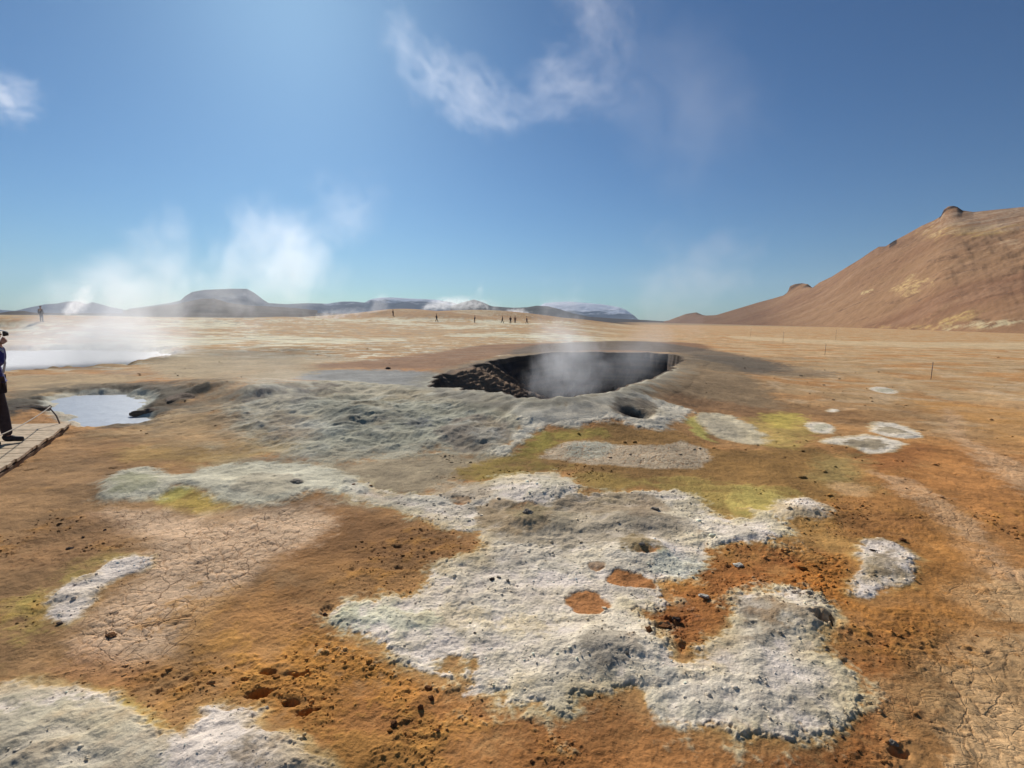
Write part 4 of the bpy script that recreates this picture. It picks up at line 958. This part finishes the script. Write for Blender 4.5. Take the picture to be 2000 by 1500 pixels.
    skin_obj('trousers', [(*V[k], tr[k]) for k in tk], [(tx[a], tx[b]) for a, b in E if a in tx and b in tx], mtz, root, lo)
    for a in ('al', 'ar'):
        b = V[a]; skin_obj('boot', [(b[0]-.02, b[1], .07, .055, .07), (b[0]-.015, b[1], .15, .055), (b[0]+.08, b[1], .055, .052, .05), (b[0]+.18, b[1], .045, .045, .04), (b[0]-.06, b[1], .055, .045, .05)], [(0, 1), (0, 2), (2, 3), (0, 4)], mb, root, lo)
    if mh is not None:
        bm = bmesh.new(); bmesh.ops.create_uvsphere(bm, u_segments=16, v_segments=10, radius=.102, matrix=Matrix.Translation((h[0]-.012, 0, h[2]+.16)) @ Matrix.Diagonal((1.02, .92, .98, 1)))
        bmesh.ops.delete(bm, geom=[v for v in bm.verts if v.co.z < h[2]+.10 and v.co.x > h[0]-.03 or v.co.z < h[2]+.07 or (v.co.x > h[0]+.05 and v.co.z < h[2]+.165)], context='VERTS')
        bm_obj('hair', bm, mh, root)
    return root, V

# the photographer at the left edge
O_ = gz(12, 869, DZ)
ph, V = person((O_[0], O_[1], DZ), rad(42), 1.0, dict(al=(.02,.11,.10), ar=(-.22,-.11,.10), kl=(-.01,.10,.52), kr=(-.13,-.10,.52), el=(.05,.24,1.20), er=(.05,-.23,1.19), wl=(.05,.10,1.45), wr=(.05,-.10,1.45)), (M_navy, M_trou, M_boot, M_hair), 'person in navy jacket, dark trousers and white cap photographing from the boardwalk')
# scale so the cap reaches its measured height
topw = at(8, 631, O_[1]); ph.scale = ((topw[2]-DZ)/1.79,)*3; PS = ph.scale[0]
h = V['neh']
bm = bmesh.new(); bmesh.ops.create_uvsphere(bm, u_segments=24, v_segments=14, radius=.108, matrix=Matrix.Translation((h[0]-.008, 0, h[2]+.165)) @ Matrix.Diagonal((1.03, .93, .78, 1)))
bmesh.ops.delete(bm, geom=[v for v in bm.verts if v.co.z < h[2]+.155], context='VERTS'); cap = bm_obj('cap', bm, M_white, ph)
bm = bmesh.new(); vs = []
for k in range(13):
    t = -1.15+2.3*k/12; vs.append((h[0]+.098*math.cos(t)-.005, .092*math.sin(t), h[2]+.158)); 
outer = [(h[0]+.098*math.cos(t)+.085*max(math.cos(t*1.25), 0)-.005, .092*math.sin(t), h[2]+.15-.02*max(math.cos(t*1.2), 0)) for t in [-1.15+2.3*k/12 for k in range(13)]]
a1 = [bm.verts.new(p) for p in vs]; b1 = [bm.verts.new(p) for p in outer]; a2 = [bm.verts.new((p[0], p[1], p[2]-.006)) for p in vs]; b2 = [bm.verts.new((p[0], p[1], p[2]-.006)) for p in outer]
for k in range(12):
    bm.faces.new((a1[k], b1[k], b1[k+1], a1[k+1])); bm.faces.new((a2[k+1], b2[k+1], b2[k], a2[k])); bm.faces.new((b1[k], b2[k], b2[k+1], b1[k+1]))
bm_obj('brim', bm, M_white, cap)
for s in (1, -1):
    bm = bmesh.new(); bmesh.ops.create_uvsphere(bm, u_segments=10, v_segments=8, radius=.012, matrix=Matrix.Translation((h[0]+.088, s*.033, h[2]+.112))); bm_obj('eye', bm, M_black, ph)
bm = bmesh.new(); bm_tube(bm, [(h[0]+.092, -.026, h[2]+.052), (h[0]+.098, 0, h[2]+.05), (h[0]+.092, .026, h[2]+.052)], .006, 6); bm_obj('mouth', bm, mat('lips', (160, 96, 88), .6), ph)
bm = bmesh.new(); bm_tube(bm, [(-.02, -.165, 1.50), (.075, -.17, 1.40), (.09, -.14, 1.22), (.06, -.12, 1.08)], .014, 6); bm_obj('strap', bm, M_strap, ph)
# waist hem, brighter purple
skin_obj('jacket_hem', [(-.07, 0, .90, .162), (-.075, 0, 1.0, .163)], [(0, 1)], M_purple, ph, 2)
cmr = empty('camera_body', ph.location, rad(42)); cmr.scale = ph.scale; tag(cmr, 'small black camera held up at the photographer\'s face', 'camera')
cmr.name = 'handheld_camera'
bm = bmesh.new(); bm_box(bm, (.108, 0, 1.635), (.035, .11, .07), 0, .008); bm_obj('body', bm, M_black, cmr, False)
bm = bmesh.new(); bm_tube(bm, [(.12, 0, 1.633), (.135, 0, 1.633), (.135, 0, 1.633), (.15, 0, 1.633)], [.03, .03, .027, .027], 20); lens = bm_obj('lens', bm, M_black, cmr)
bm = bmesh.new(); bm_tube(bm, [(.1501, 0, 1.633), (.152, 0, 1.633)], .022, 20); bm_obj('glass', bm, M_glass, lens)

# walkers far out on the plain
M_red = mat('brown_red_jacket', (88, 54, 50), .8); M_dark = mat('dark_jacket', (40, 42, 52), .8); M_blue = mat('blue_grey_jacket', (54, 64, 92), .8); M_olive = mat('olive_jacket', (64, 62, 50), .8); M_jean = mat('dark_blue_trousers', (40, 42, 56), .85)
hang = dict(el=(-.07, .25, 1.14), er=(-.07, -.25, 1.14), wl=(-.02, .27, .90), wr=(-.02, -.27, .90), pel=(-.02, 0, .96), hl=(-.02, .09, .92), hr=(-.02, -.09, .92))
walk = dict(hang, kl=(.12, .09, .54), al=(.24, .09, .12), kr=(-.10, -.09, .52), ar=(-.30, -.09, .14), wl=(-.14, .27, .94), wr=(.16, -.26, .95), el=(-.14, .25, 1.15), er=(.0, -.25, 1.14))
still = dict(hang, kl=(-.01, .11, .52), al=(-.03, .12, .10), kr=(-.01, -.11, .52), ar=(-.03, -.12, .10))
far_people = [(82,628,19,still,M_dark,90,'dark-clothed person standing alone on the pale slope at far left'),
              (853,628,15,walk,M_dark,20,'dark-clothed person walking alone in front of the ochre mound'),
              (927,630,12,still,M_blue,200,'person in blue-grey standing alone right of the ochre mound'),
              (981,631,12,walk,M_olive,160,'person in olive walking leftmost in the loose line of four'),
              (997,632,12,still,M_dark,-90,'person in near-black clothing standing second from left in the line of four'),
              (1006,631,12,still,M_red,90,'person in brown-red jacket standing third from left in the line of four'),
              (1029,632,13,walk,M_blue,0,'person in blue-grey walking at the right end of the line of four'),
              (768,617,9,still,M_dark,45,'tiny dark figure standing on the rise below the snow-capped blue mountain')]
for u, vf, hp, ps, mj, fz, lb in far_people:
    g = hit(u, vf); zz = zat(g[0], g[1]); dist = math.hypot(g[0], g[1]); hgt = hp/1000*g[1]/1.74
    print('person', u, 'dist', round(dist, 1), 'implied scale', round(hgt, 2))
    person((g[0], g[1], zz-.02), rad(fz), min(max(hgt, .85), 1.15), ps, (mj, M_jean, M_boot, M_hair), lb, 'visitors spread out across the plain', False)

# ------------------------------------------------------------------ rocks
def rock_mesh(seed, flat=.6, jag=.35, sub=4):
    bm = bmesh.new(); bmesh.ops.create_icosphere(bm, subdivisions=sub, radius=1)
    rr = random.Random(seed); cuts = [(Vector((rr.uniform(-1, 1), rr.uniform(-1, 1), rr.uniform(-1, 1))).normalized(), rr.uniform(.55, .9)) for _ in range(9)]
    from mathutils import noise as mn
    for v in bm.verts:
        d = v.co.normalized(); r = 1.0
        for n, c in cuts:
            k = d.dot(n)
            if k > 0: r = min(r, c/max(k, .2)) if c/max(k, .2) < r else r
        r *= 1+jag*mn.fractal(d*1.6+Vector((seed, 0, 0)), 1, 2, 5)
        v.co = Vector((d.x, d.y, d.z*flat))*r
    me = bpy.data.meshes.new('rock'); bm.to_mesh(me); bm.free()
    for f in me.polygons: f.use_smooth = True
    return me
rock_m = {}
for nm, c in dict(dark=(84, 70, 62), mud=(100, 84, 68), brown=(132, 90, 56), orange=(176, 116, 54), grey=(146, 136, 122), white=(206, 198, 180)).items():
    rock_m[nm] = mat(nm+'_stone', tuple(np.minimum(np.array(c)*1.12, 235)), .95, .15, .015, 9, .25)
RK = [(757,718,9,6,'dark','small dark stone alone on the grey mud flat left of the crater'),
      (1322,1206,15,12,'dark','dark brown stone in the rust pocket left of the round white lobe'),
      (1268,1228,14,9,'brown','rust-brown clod at the left end of the rust pocket'),
      (1300,1222,22,9,'brown','broad rust-brown lump in the rust pocket below the dark stone'),
      (1458,1100,0,0,'','') ,
      (960,1129,10,7,'dark','dark grey lump, largest in the cluster on the white crust'),
      (975,1126,8,6,'grey','grey lump beside the largest of the cluster on the white crust'),
      (992,1133,7,5,'grey','small grey lump at the right end of the cluster on the white crust'),
      (928,1236,6,4,'dark','small round dark stone on the flat middle of the white crust'),
      (1032,997,16,10,'grey','craggy yellow-grey lump at the upper middle of the white crust'),
      (1252,1062,12,7,'grey','craggy ochre-grey lump in the upper right part of the white crust'),
      (1280,992,14,8,'grey','crumbly grey lump near the upper edge of the white crust'),
      (1225,1275,8,7,'grey','pale grey stone on the grey oval low in the white crust'),
      (1615,1268,7,6,'grey','small lilac-grey stone at the right edge of the round white lobe'),
      (1622,1202,5,6,'grey','small pale stone right of the dark crescent vent'),
      (1440,1103,18,5,'white','long thin white crust fragment lying in the rust pocket'),
      (1376,1162,18,8,'white','oval white crust fragment lying alone in the rust pocket'),
      (770,1412,15,10,'brown','brown clod, larger of the pair below the big white crust'),
      (762,1425,10,7,'orange','orange clod touching the larger brown clod below the white crust'),
      (800,1438,10,5,'orange','small orange clod right of the brown pair'),
      (820,1378,11,14,'brown','dark brown clod in the crumbly trail below the white crust'),
      (838,1340,14,9,'brown','brown clod at the top of the crumbly trail'),
      (842,1362,12,8,'brown','brown clod in the middle of the crumbly trail'),
      (855,1425,9,6,'brown','brown clod at the foot of the crumbly trail'),
      (1040,1487,9,8,'brown','round brown clod near the bottom edge of the photo'),
      (620,1382,12,6,'orange','orange clod beside the broken footprints'),
      (540,1320,16,6,'orange','flat orange slab between two broken footprints'),
      (521,1382,9,5,'white','small white slab at the edge of the lower left crust'),
      (117,1217,12,6,'dark','dark lump at the lower tip of the narrow white patch'),
      (218,1240,16,4,'brown','flat pinkish-brown slab lying on the cracked mud'),
      (135,1070,12,7,'dark','dark jagged stone left of the narrow white patch on the brown slope'),
      (163,1048,6,4,'dark','small dark stone up-slope of the jagged one'),
      (205,1035,6,3,'dark','small dark stone at the upper tip of the cracked mud'),
      (635,1198,9,8,'dark','dark lump at the left tip of the big white crust'),
      (1745,1450,16,10,'grey','crumbly tan stone right of the round white lobe, near the bottom edge'),
      (1645,1440,7,4,'dark','small dark stone below the round white lobe'),
      (1704,1073,9,6,'dark','grey-brown stone on the small white ring at right'),
      (1655,1112,4,4,'dark','tiny dark stone just left of the small white ring'),
      (1763,1052,12,9,'brown','crumbly rust-brown lump above the small white ring'),
      (580,940,18,4,'grey','low brownish lump on the pale grey mound left of centre'),
      (690,945,6,3,'brown','small brown stone on the grey tan ground below the mound'),
      (725,948,6,4,'brown','round brown stone beside the smaller one below the grey mound'),
      (1070,842,0,0,'',''),
      (1470,851,0,0,'',''),
      (292,798,34,13,'mud','rounded dark mud hummock jutting into the right end of the small pool'),
      (352,772,46,14,'mud','longer dark mud hummock on the bank right of the small pool'),
      (62,792,34,12,'mud','black-brown mud hummock between the boardwalk and the left tip of the pool'),
      (1948,623,10,4,'dark','dark boulder at the foot of the brown hill')]
rms = [rock_mesh(s, f, j) for s, f, j in ((1, .7, .3), (2, .55, .4), (3, .8, .35), (4, .5, .3), (5, .65, .45))]
for mtn, mt_ in list(rock_m.items()):
    pass
rc = {}
mudm = [rock_mesh(20+k, .6, .16) for k in range(3)]
for i, (u, v, wpx, hpx, cn, lb) in enumerate(RK):
    if not wpx: continue
    if u > 1900 and v < 640: g = at(u, v+4, 190.); zz = g[2]
    else: g = ghit(u, v+hpx*.45); zz = g[2]
    sx = wpx/1000*g[1]*1.0; k = (i % 5, cn)
    if k not in rc: me = (mudm[i % 3] if cn == 'mud' else rms[i % 5]).copy(); me.materials.clear(); me.materials.append(rock_m[cn]); rc[k] = me
    o = link(bpy.data.objects.new('rock', rc[k])); o.location = (g[0], g[1], zz+sx*.12); o.scale = (sx*.62, sx*.5, sx*max(hpx/wpx, .35)*.75)
    if cn == 'mud': o.scale = (sx*.95, sx*.55, sx*.5); o.rotation_euler = (0, 0, .35); o.location.z -= sx*.22; o.rotation_euler = (0, 0, i*1.3)
    tag(o, lb, 'rock', 'stones and clods lying on the mineral ground')

# crumbs nobody could count
def crumbs(name, n, sel, size, col, seed, label):
    rs = np.random.RandomState(seed); cand = np.nonzero(sel)[0]; w_ = (Rv[cand]**1.0); w_ /= w_.sum(); idx = rs.choice(cand, n, p=w_)
    bm = bmesh.new(); bmesh.ops.create_icosphere(bm, subdivisions=1, radius=1); bv = np.array([v.co[:] for v in bm.verts]); bf = np.array([[v.index for v in f.verts] for f in bm.faces]); bm.free()
    s = size*np.exp(rs.randn(n)*.5)*np.clip(Rv[idx]/3, .6, 2.5); dirs = bv[None]*(1+.35*rs.randn(n, len(bv))[..., None]*.8)
    sc_ = s[:, None, None]*np.stack([1+.4*rs.rand(n), 1+.4*rs.rand(n), .55+.3*rs.rand(n)], -1)[:, None]
    pos = np.stack([X[idx]+rs.randn(n)*.01, Y[idx]+rs.randn(n)*.01, ZG[idx]+s*.1], -1)[:, None]
    allv = (dirs*sc_+pos).reshape(-1, 3); fc = (bf[None]+np.arange(n)[:, None, None]*len(bv)).reshape(-1, 3)
    tint = np.repeat(C[idx]*(.8+.35*rs.rand(n))[:, None], len(bv), 0)*np.array(col)
    o = build_mesh(name, allv, fc, MG, {'tint': np.clip(tint*ALB, 0, .9), 'crust': np.zeros(len(allv)), 'crumble': np.ones(len(allv))}, True)
    tag(o, label, 'clods', kind='stuff')
crumbs('stones', 600, (Rv > 7) & (Rv < 60) & (DISC < -.6) & (CRUST < .2) & (np.abs(AZ) < .9) & (fbm(X, Y, .25, 4, 58) > .02) & (H > -.02), .006, (.95, .92, .90), 8, 'small dark stones strewn over the open plain')
clu = np.zeros(len(X)); clu[:n9] = cluster
crumbs('clods', 2200, (Rv > 1.9) & (Rv < 7) & (CRUST < .1) & (CRACK < .2) & (clu > .25) & (np.abs(AZ) < .95), .0028, (.95, .9, .85), 5, 'small brown soil crumbs scattered over the ochre ground')
crumbs('clods', 1000, (Rv > 1.9) & (Rv < 7) & (BROK > .5) & (np.abs(AZ) < .95), .0042, (1.08, 1.06, 1.0), 7, 'loose crumbly clods in the churned patches of rust-coloured soil')
crumbs('crust_lumps', 3000, (Rv > 1.9) & (Rv < 9) & (CRUST > .6) & (np.abs(AZ) < .95), .0030, (1.12, 1.11, 1.1), 6, 'knobbly white crumbs covering the mineral crust')

# ------------------------------------------------------------------ steam
def plume(name, prof, dens, nscale=1.6, thr=.42, contrast=2.4, sx=1.0, seed=0, label=None, cat='steam', rows_=28, aniso=.45, color=(.97, .97, 1.0), det=7, dist=.6, group=None):
    """prof: list of (world point, radius, density weight) from foot to tip; hull mesh = the same curve the density falls off from"""
    P = np.array([p[0] for p in prof], float); R = np.array([p[1] for p in prof]); Wt = np.array([p[2] for p in prof])
    p0, p1 = P[0], P[-1]; ax = Vector(p1-p0); L0 = ax.length; q = ax.to_track_quat('Z', 'Y'); M = Matrix.LocRotScale(Vector(p0), q, Vector((1, 1, 1)))
    loc = np.array([(M.inverted() @ Vector(p))[:] for p in P]); t = loc[:, 2]/L0
    loc[:, 0] /= sx
    tt_ = np.linspace(0, 1, rows_); 
    def cr(v):
        o = np.interp(tt_, t, v); k = np.array([.25, .5, .25]); oo = np.convolve(np.pad(o, 1, 'edge'), k, 'valid'); return np.convolve(np.pad(oo, 1, 'edge'), k, 'valid')
    cxs, cys, rs, ws = cr(loc[:, 0]), cr(loc[:, 1]), cr(R), cr(Wt)
    mx = max(np.abs(cxs).max(), np.abs(cys).max(), 1e-3); mr = rs.max()
    n = 24; rings = []
    for i in range(rows_):
        rings.append([(cxs[i]+rs[i]*math.cos(a), cys[i]+rs[i]*math.sin(a), tt_[i]*L0) for a in np.linspace(0, 2*math.pi, n, endpoint=False)])
    vsx = [v for r in rings for v in r]; fcs = []
    for i in range(rows_-1):
        for j in range(n): fcs.append((i*n+j, i*n+(j+1) % n, (i+1)*n+(j+1) % n, (i+1)*n+j))
    fcs.append(tuple(range(n))[::-1]); fcs.append(tuple(range((rows_-1)*n, rows_*n)))
    me = bpy.data.meshes.new(name); me.from_pydata(vsx, [], fcs)
    mt = bpy.data.materials.new(name+'_vapour'); mt.use_nodes = True; T = mt.node_tree; N = T.nodes; L = T.links; N.clear()
    out = N.new('ShaderNodeOutputMaterial'); pv = N.new('ShaderNodeVolumeScatter'); pv.inputs['Color'].default_value = (*color, 1); pv.inputs['Anisotropy'].default_value = aniso
    L.new(pv.outputs[0], out.inputs['Volume'])
    tc = N.new('ShaderNodeTexCoord'); sp = N.new('ShaderNodeSeparateXYZ'); L.new(tc.outputs['Object'], sp.inputs[0])
    def mth(op, a, b_=None, c_=None, clamp=False):
        m_ = N.new('ShaderNodeMath'); m_.operation = op; m_.use_clamp = clamp
        for i, z in enumerate((a, b_, c_)):
            if z is None: continue
            if isinstance(z, (int, float, np.floating)): m_.inputs[i].default_value = float(z)
            else: L.new(z, m_.inputs[i])
        return m_.outputs[0]
    tz = mth('DIVIDE', sp.outputs['Z'], L0)
    def fcurve(vals, lo, hi):
        f = N.new('ShaderNodeFloatCurve'); c = f.mapping.curves[0]; c.points[0].location = (0, (vals[0]-lo)/(hi-lo)); c.points[1].location = (1, (vals[-1]-lo)/(hi-lo))
        for i in range(2, rows_-2, 3): c.points.new(tt_[i], (vals[i]-lo)/(hi-lo))
        f.mapping.update(); L.new(tz, f.inputs['Value']); return mth('MULTIPLY_ADD', f.outputs[0], hi-lo, lo)
    cxn = fcurve(cxs, -mx, mx); cyn = fcurve(cys, -mx, mx); rn = fcurve(rs, 0, mr); wn = fcurve(ws, 0, max(ws.max(), 1e-3))
    dx = mth('SUBTRACT', sp.outputs['X'], cxn); dy = mth('SUBTRACT', sp.outputs['Y'], cyn)
    rr = mth('DIVIDE', mth('SQRT', mth('ADD', mth('MULTIPLY', dx, dx), mth('MULTIPLY', dy, dy))), rn)
    fall = mth('SUBTRACT', 1.0, mth('MULTIPLY', rr, rr), clamp=True)
    ends = mth('MULTIPLY', mth('MULTIPLY', tz, 14.0, clamp=True), mth('MULTIPLY', mth('SUBTRACT', 1.0, tz), 7.0, clamp=True))
    body = mth('MULTIPLY', mth('MULTIPLY', fall, wn), ends)
    mp = N.new('ShaderNodeMapping'); mp.inputs['Scale'].default_value = (sx, 1, .75); mp.inputs['Location'].default_value = (seed*7.3, seed*3.1, seed*1.7); L.new(tc.outputs['Object'], mp.inputs[0])
    nz_ = N.new('ShaderNodeTexNoise'); nz_.inputs['Scale'].default_value = nscale/mr; nz_.inputs['Detail'].default_value = det; nz_.inputs['Roughness'].default_value = .64; nz_.inputs['Distortion'].default_value = dist
    L.new(mp.outputs[0], nz_.inputs['Vector'])
    sh = mth('MULTIPLY_ADD', mth('SUBTRACT', nz_.outputs['Fac'], .5), contrast, mth('SUBTRACT', body, thr), clamp=True)
    d = mth('MULTIPLY', mth('MULTIPLY', sh, mth('POWER', fall, .5)), mth('MULTIPLY', wn, dens)); d = mth('MULTIPLY', d, ends)
    L.new(d, pv.inputs['Density'])
    me.materials.append(mt); o = link(bpy.data.objects.new(name, me)); o.matrix_world = M @ Matrix.Diagonal((sx, 1, 1, 1))
    tag(o, label, cat, group, kind='stuff'); return o
def pr(lst):
    """(u, v, Y, radius px, weight) -> world"""
    return [(at(u, v, Y), r/1000*Y, w_) for u, v, Y, r, w_ in lst]

plume('steam_plume', pr([(1075,800,14,70,1.),(1085,750,15,95,1.),(1120,715,17,100,.8),(1130,690,19,95,.7),(1090,655,21,75,.8),(1085,615,23,66,.6),(1100,560,25,75,.3),(1110,490,27,80,0)]), 0.36, 2.0, 0.38, 3.0, seed=1, label='lavender grey steam rising out of the crater')
plume('steam_plume', pr([(1180,770,18,60,.5),(1240,715,21,70,.7),(1290,680,24,80,.5),(1340,640,28,80,.3),(1330,560,32,110,.35),(1300,490,36,110,.3),(1270,420,40,90,0)]), 0.26, 1.5, .30, 2.0, seed=2, label='thin veil of steam drifting right from the crater')
# from the left lake
plume('steam_plume', pr([(70,735,22,110,.7),(150,700,22,150,1.),(220,660,24,165,1.),(265,600,26,150,.85),(300,540,28,110,.6),(325,480,30,72,.5),(340,420,32,44,.4),(345,370,33,30,.0)]), 0.28, 2.1, 0.26, 3.0, seed=3, label='tall white steam column rising from the lake at left')
plume('steam_plume', pr([(-120,728,20,75,.7),(0,715,21,85,1.),(130,700,22,95,1.),(240,685,24,84,1.),(330,676,26,60,.6),(400,670,28,40,0)]), 0.55, 1.7, 0.14, 2.3, seed=4, label='dense low steam lying on the surface of the lake')
plume('steam_plume', pr([(330,690,30,40,.4),(400,640,32,80,.6),(450,590,34,115,.8),(540,540,36,150,1.),(570,490,38,125,1.),(500,440,40,85,.55),(450,395,42,60,0)]), 0.13, 2.3, 0.32, 3.2, seed=5, label='billowing white steam cloud above the table mountain')
plume('steam_plume', pr([(540,490,50,40,0),(620,455,50,60,.5),(680,425,50,80,.9),(730,380,50,66,.6),(790,330,50,40,0)]), 0.075, 2.3, 0.34, 3.2, seed=6, label='faint ragged wisp of steam right of the big billow')
plume('steam_plume', pr([(590,420,54,20,0),(625,370,54,40,.5),(650,330,54,36,.4),(660,290,54,20,0)]), 0.09, 1.7, .34, 2.6, seed=16, label='very faint upright wisp above the ragged one')
# small far jets
G_ = 'small steam jets far out on the plain'
plume('steam_jet', pr([(122,618,110,8,.9),(140,605,110,16,1.),(160,590,110,20,.9),(165,570,110,22,.7),(180,550,110,16,.3),(190,530,110,10,0)]), 0.7, 2.2, 0.35, 3.2, seed=7, label='small white jet leaning right before the far left blue mountains', group=G_)
plume('steam_jet', pr([(814,606,240,5,1.),(832,600,240,11,1.),(860,594,240,17,1.),(900,592,240,20,.9),(950,596,240,20,.6),(1000,606,240,12,.2),(1030,612,240,6,0)]), 0.26, 3.0, 0.32, 3.6, seed=8, label='bright white steam jet blown flat across the dark mountain', group=G_)
plume('steam_jet', pr([(725,620,130,18,.6),(742,600,130,24,.8),(748,575,130,22,.5),(750,550,130,14,0)]), 0.22, 1.7, .28, 2.2, seed=9, label='thin upright steam jet left of the bright flat one', group=G_)
plume('steam_jet', pr([(930,590,200,10,.4),(938,565,200,13,.8),(942,545,200,8,.2),(944,530,200,4,0)]), .12, 1.7, .25, 2.2, seed=10, label='short faint wisp standing above the bright flat jet', group=G_)
plume('steam_jet', pr([(590,625,120,12,.3),(640,615,120,16,.8),(700,610,120,15,.7),(760,606,120,10,0)]), 0.35, 2.4, 0.35, 3.0, seed=11, label='low ground steam left of the upright jet', group=G_)
plume('steam_jet', pr([(945,622,180,7,.5),(980,616,180,12,.9),(1010,610,180,14,.9),(1040,618,180,12,.6),(1080,625,180,8,0)]), 0.6, 2.4, 0.35, 3.2, seed=12, label='low white steam behind the line of four visitors', group=G_)
plume('steam_jet', pr([(400,630,70,26,.3),(430,606,70,36,.6),(470,590,70,36,.5),(520,580,70,24,0)]), .10, 1.7, .25, 2.2, seed=13, label='faint steam in front of the table mountain', group=G_)
# drifting steam high up
G2 = 'torn steam clouds drifting high in the blue sky'
plume('steam_cloud', pr([(750,-20,70,30,.0),(765,50,70,52,.9),(800,105,70,66,.8),(860,155,70,80,.9),(930,195,70,86,1.),(1000,235,70,64,.9),(1060,275,70,40,0)]), 0.055, 3.0, 0.4, 3.8, seed=14, label='long torn steam cloud slanting down in the upper middle of the sky', group=G2)
plume('steam_cloud', pr([(960,240,72,40,0),(1040,185,72,84,.8),(1110,160,72,92,.9),(1190,165,72,80,.7),(1310,200,72,44,0)]), 0.05, 2.8, 0.38, 3.4, seed=15, label='paler steam cloud right of the long torn one', group=G2)
plume('steam_cloud', pr([(1080,-60,75,60,.5),(1150,10,75,75,.9),(1210,80,75,66,.7),(1260,150,75,44,0)]), 0.05, 2.4, 0.38, 3.2, seed=17, label='thin steam cloud cut by the top of the photo', group=G2)
plume('steam_cloud', pr([(-90,160,70,70,.9),(-20,190,70,72,1.),(40,195,70,56,1.),(85,190,70,36,.5),(110,185,70,18,0)]), 0.08, 2.6, 0.46, 4.6, seed=18, label='white steam cloud cut by the left edge of the photo', group=G2)
plume('steam_cloud', pr([(1000,40,90,80,0),(1250,120,90,170,.6),(1400,250,90,190,.6),(1540,430,90,120,.0)]), 0.018, 2.0, 0.25, 2.2, seed=19, label='hardly visible veil of steam in the deep blue upper right', group=G2)
plume('steam_veil', pr([(620,1000,5.4,70,.5),(580,930,6.2,110,.8),(600,850,7.4,120,.7),(560,780,9,130,.5),(480,700,12,120,.4),(420,640,16,110,0)]), .11, 1.7, .25, 2.2, seed=20, label='thin steam veil drifting over the grey mounds at left centre')
plume('steam_veil', pr([(1180,600,110,60,0),(1270,580,120,90,.6),(1360,540,130,100,.7),(1450,500,140,90,.5),(1500,450,150,60,0)]), 0.03, 1.8, 0.3, 2.4, seed=21, label='faint steam veil before the left foot of the brown hill')

# ------------------------------------------------------------------ air
bm = bmesh.new(); bm_box(bm, (0, 3000, 400), (26000, 14000, 806)); hz = bm_obj('haze', bm, bpy.data.materials.new('air'), None, False)
hm_ = hz.data.materials[0]; hm_.use_nodes = True; T = hm_.node_tree; T.nodes.clear(); o_ = T.nodes.new('ShaderNodeOutputMaterial'); pv = T.nodes.new('ShaderNodeVolumePrincipled')
pv.inputs['Color'].default_value = (.62, .76, .95, 1); pv.inputs['Density'].default_value = HAZE; pv.inputs['Anisotropy'].default_value = .2; T.links.new(pv.outputs[0], o_.inputs['Volume'])
tag(hz, 'thin blue air between the plain and the far mountains', 'haze', kind='stuff')
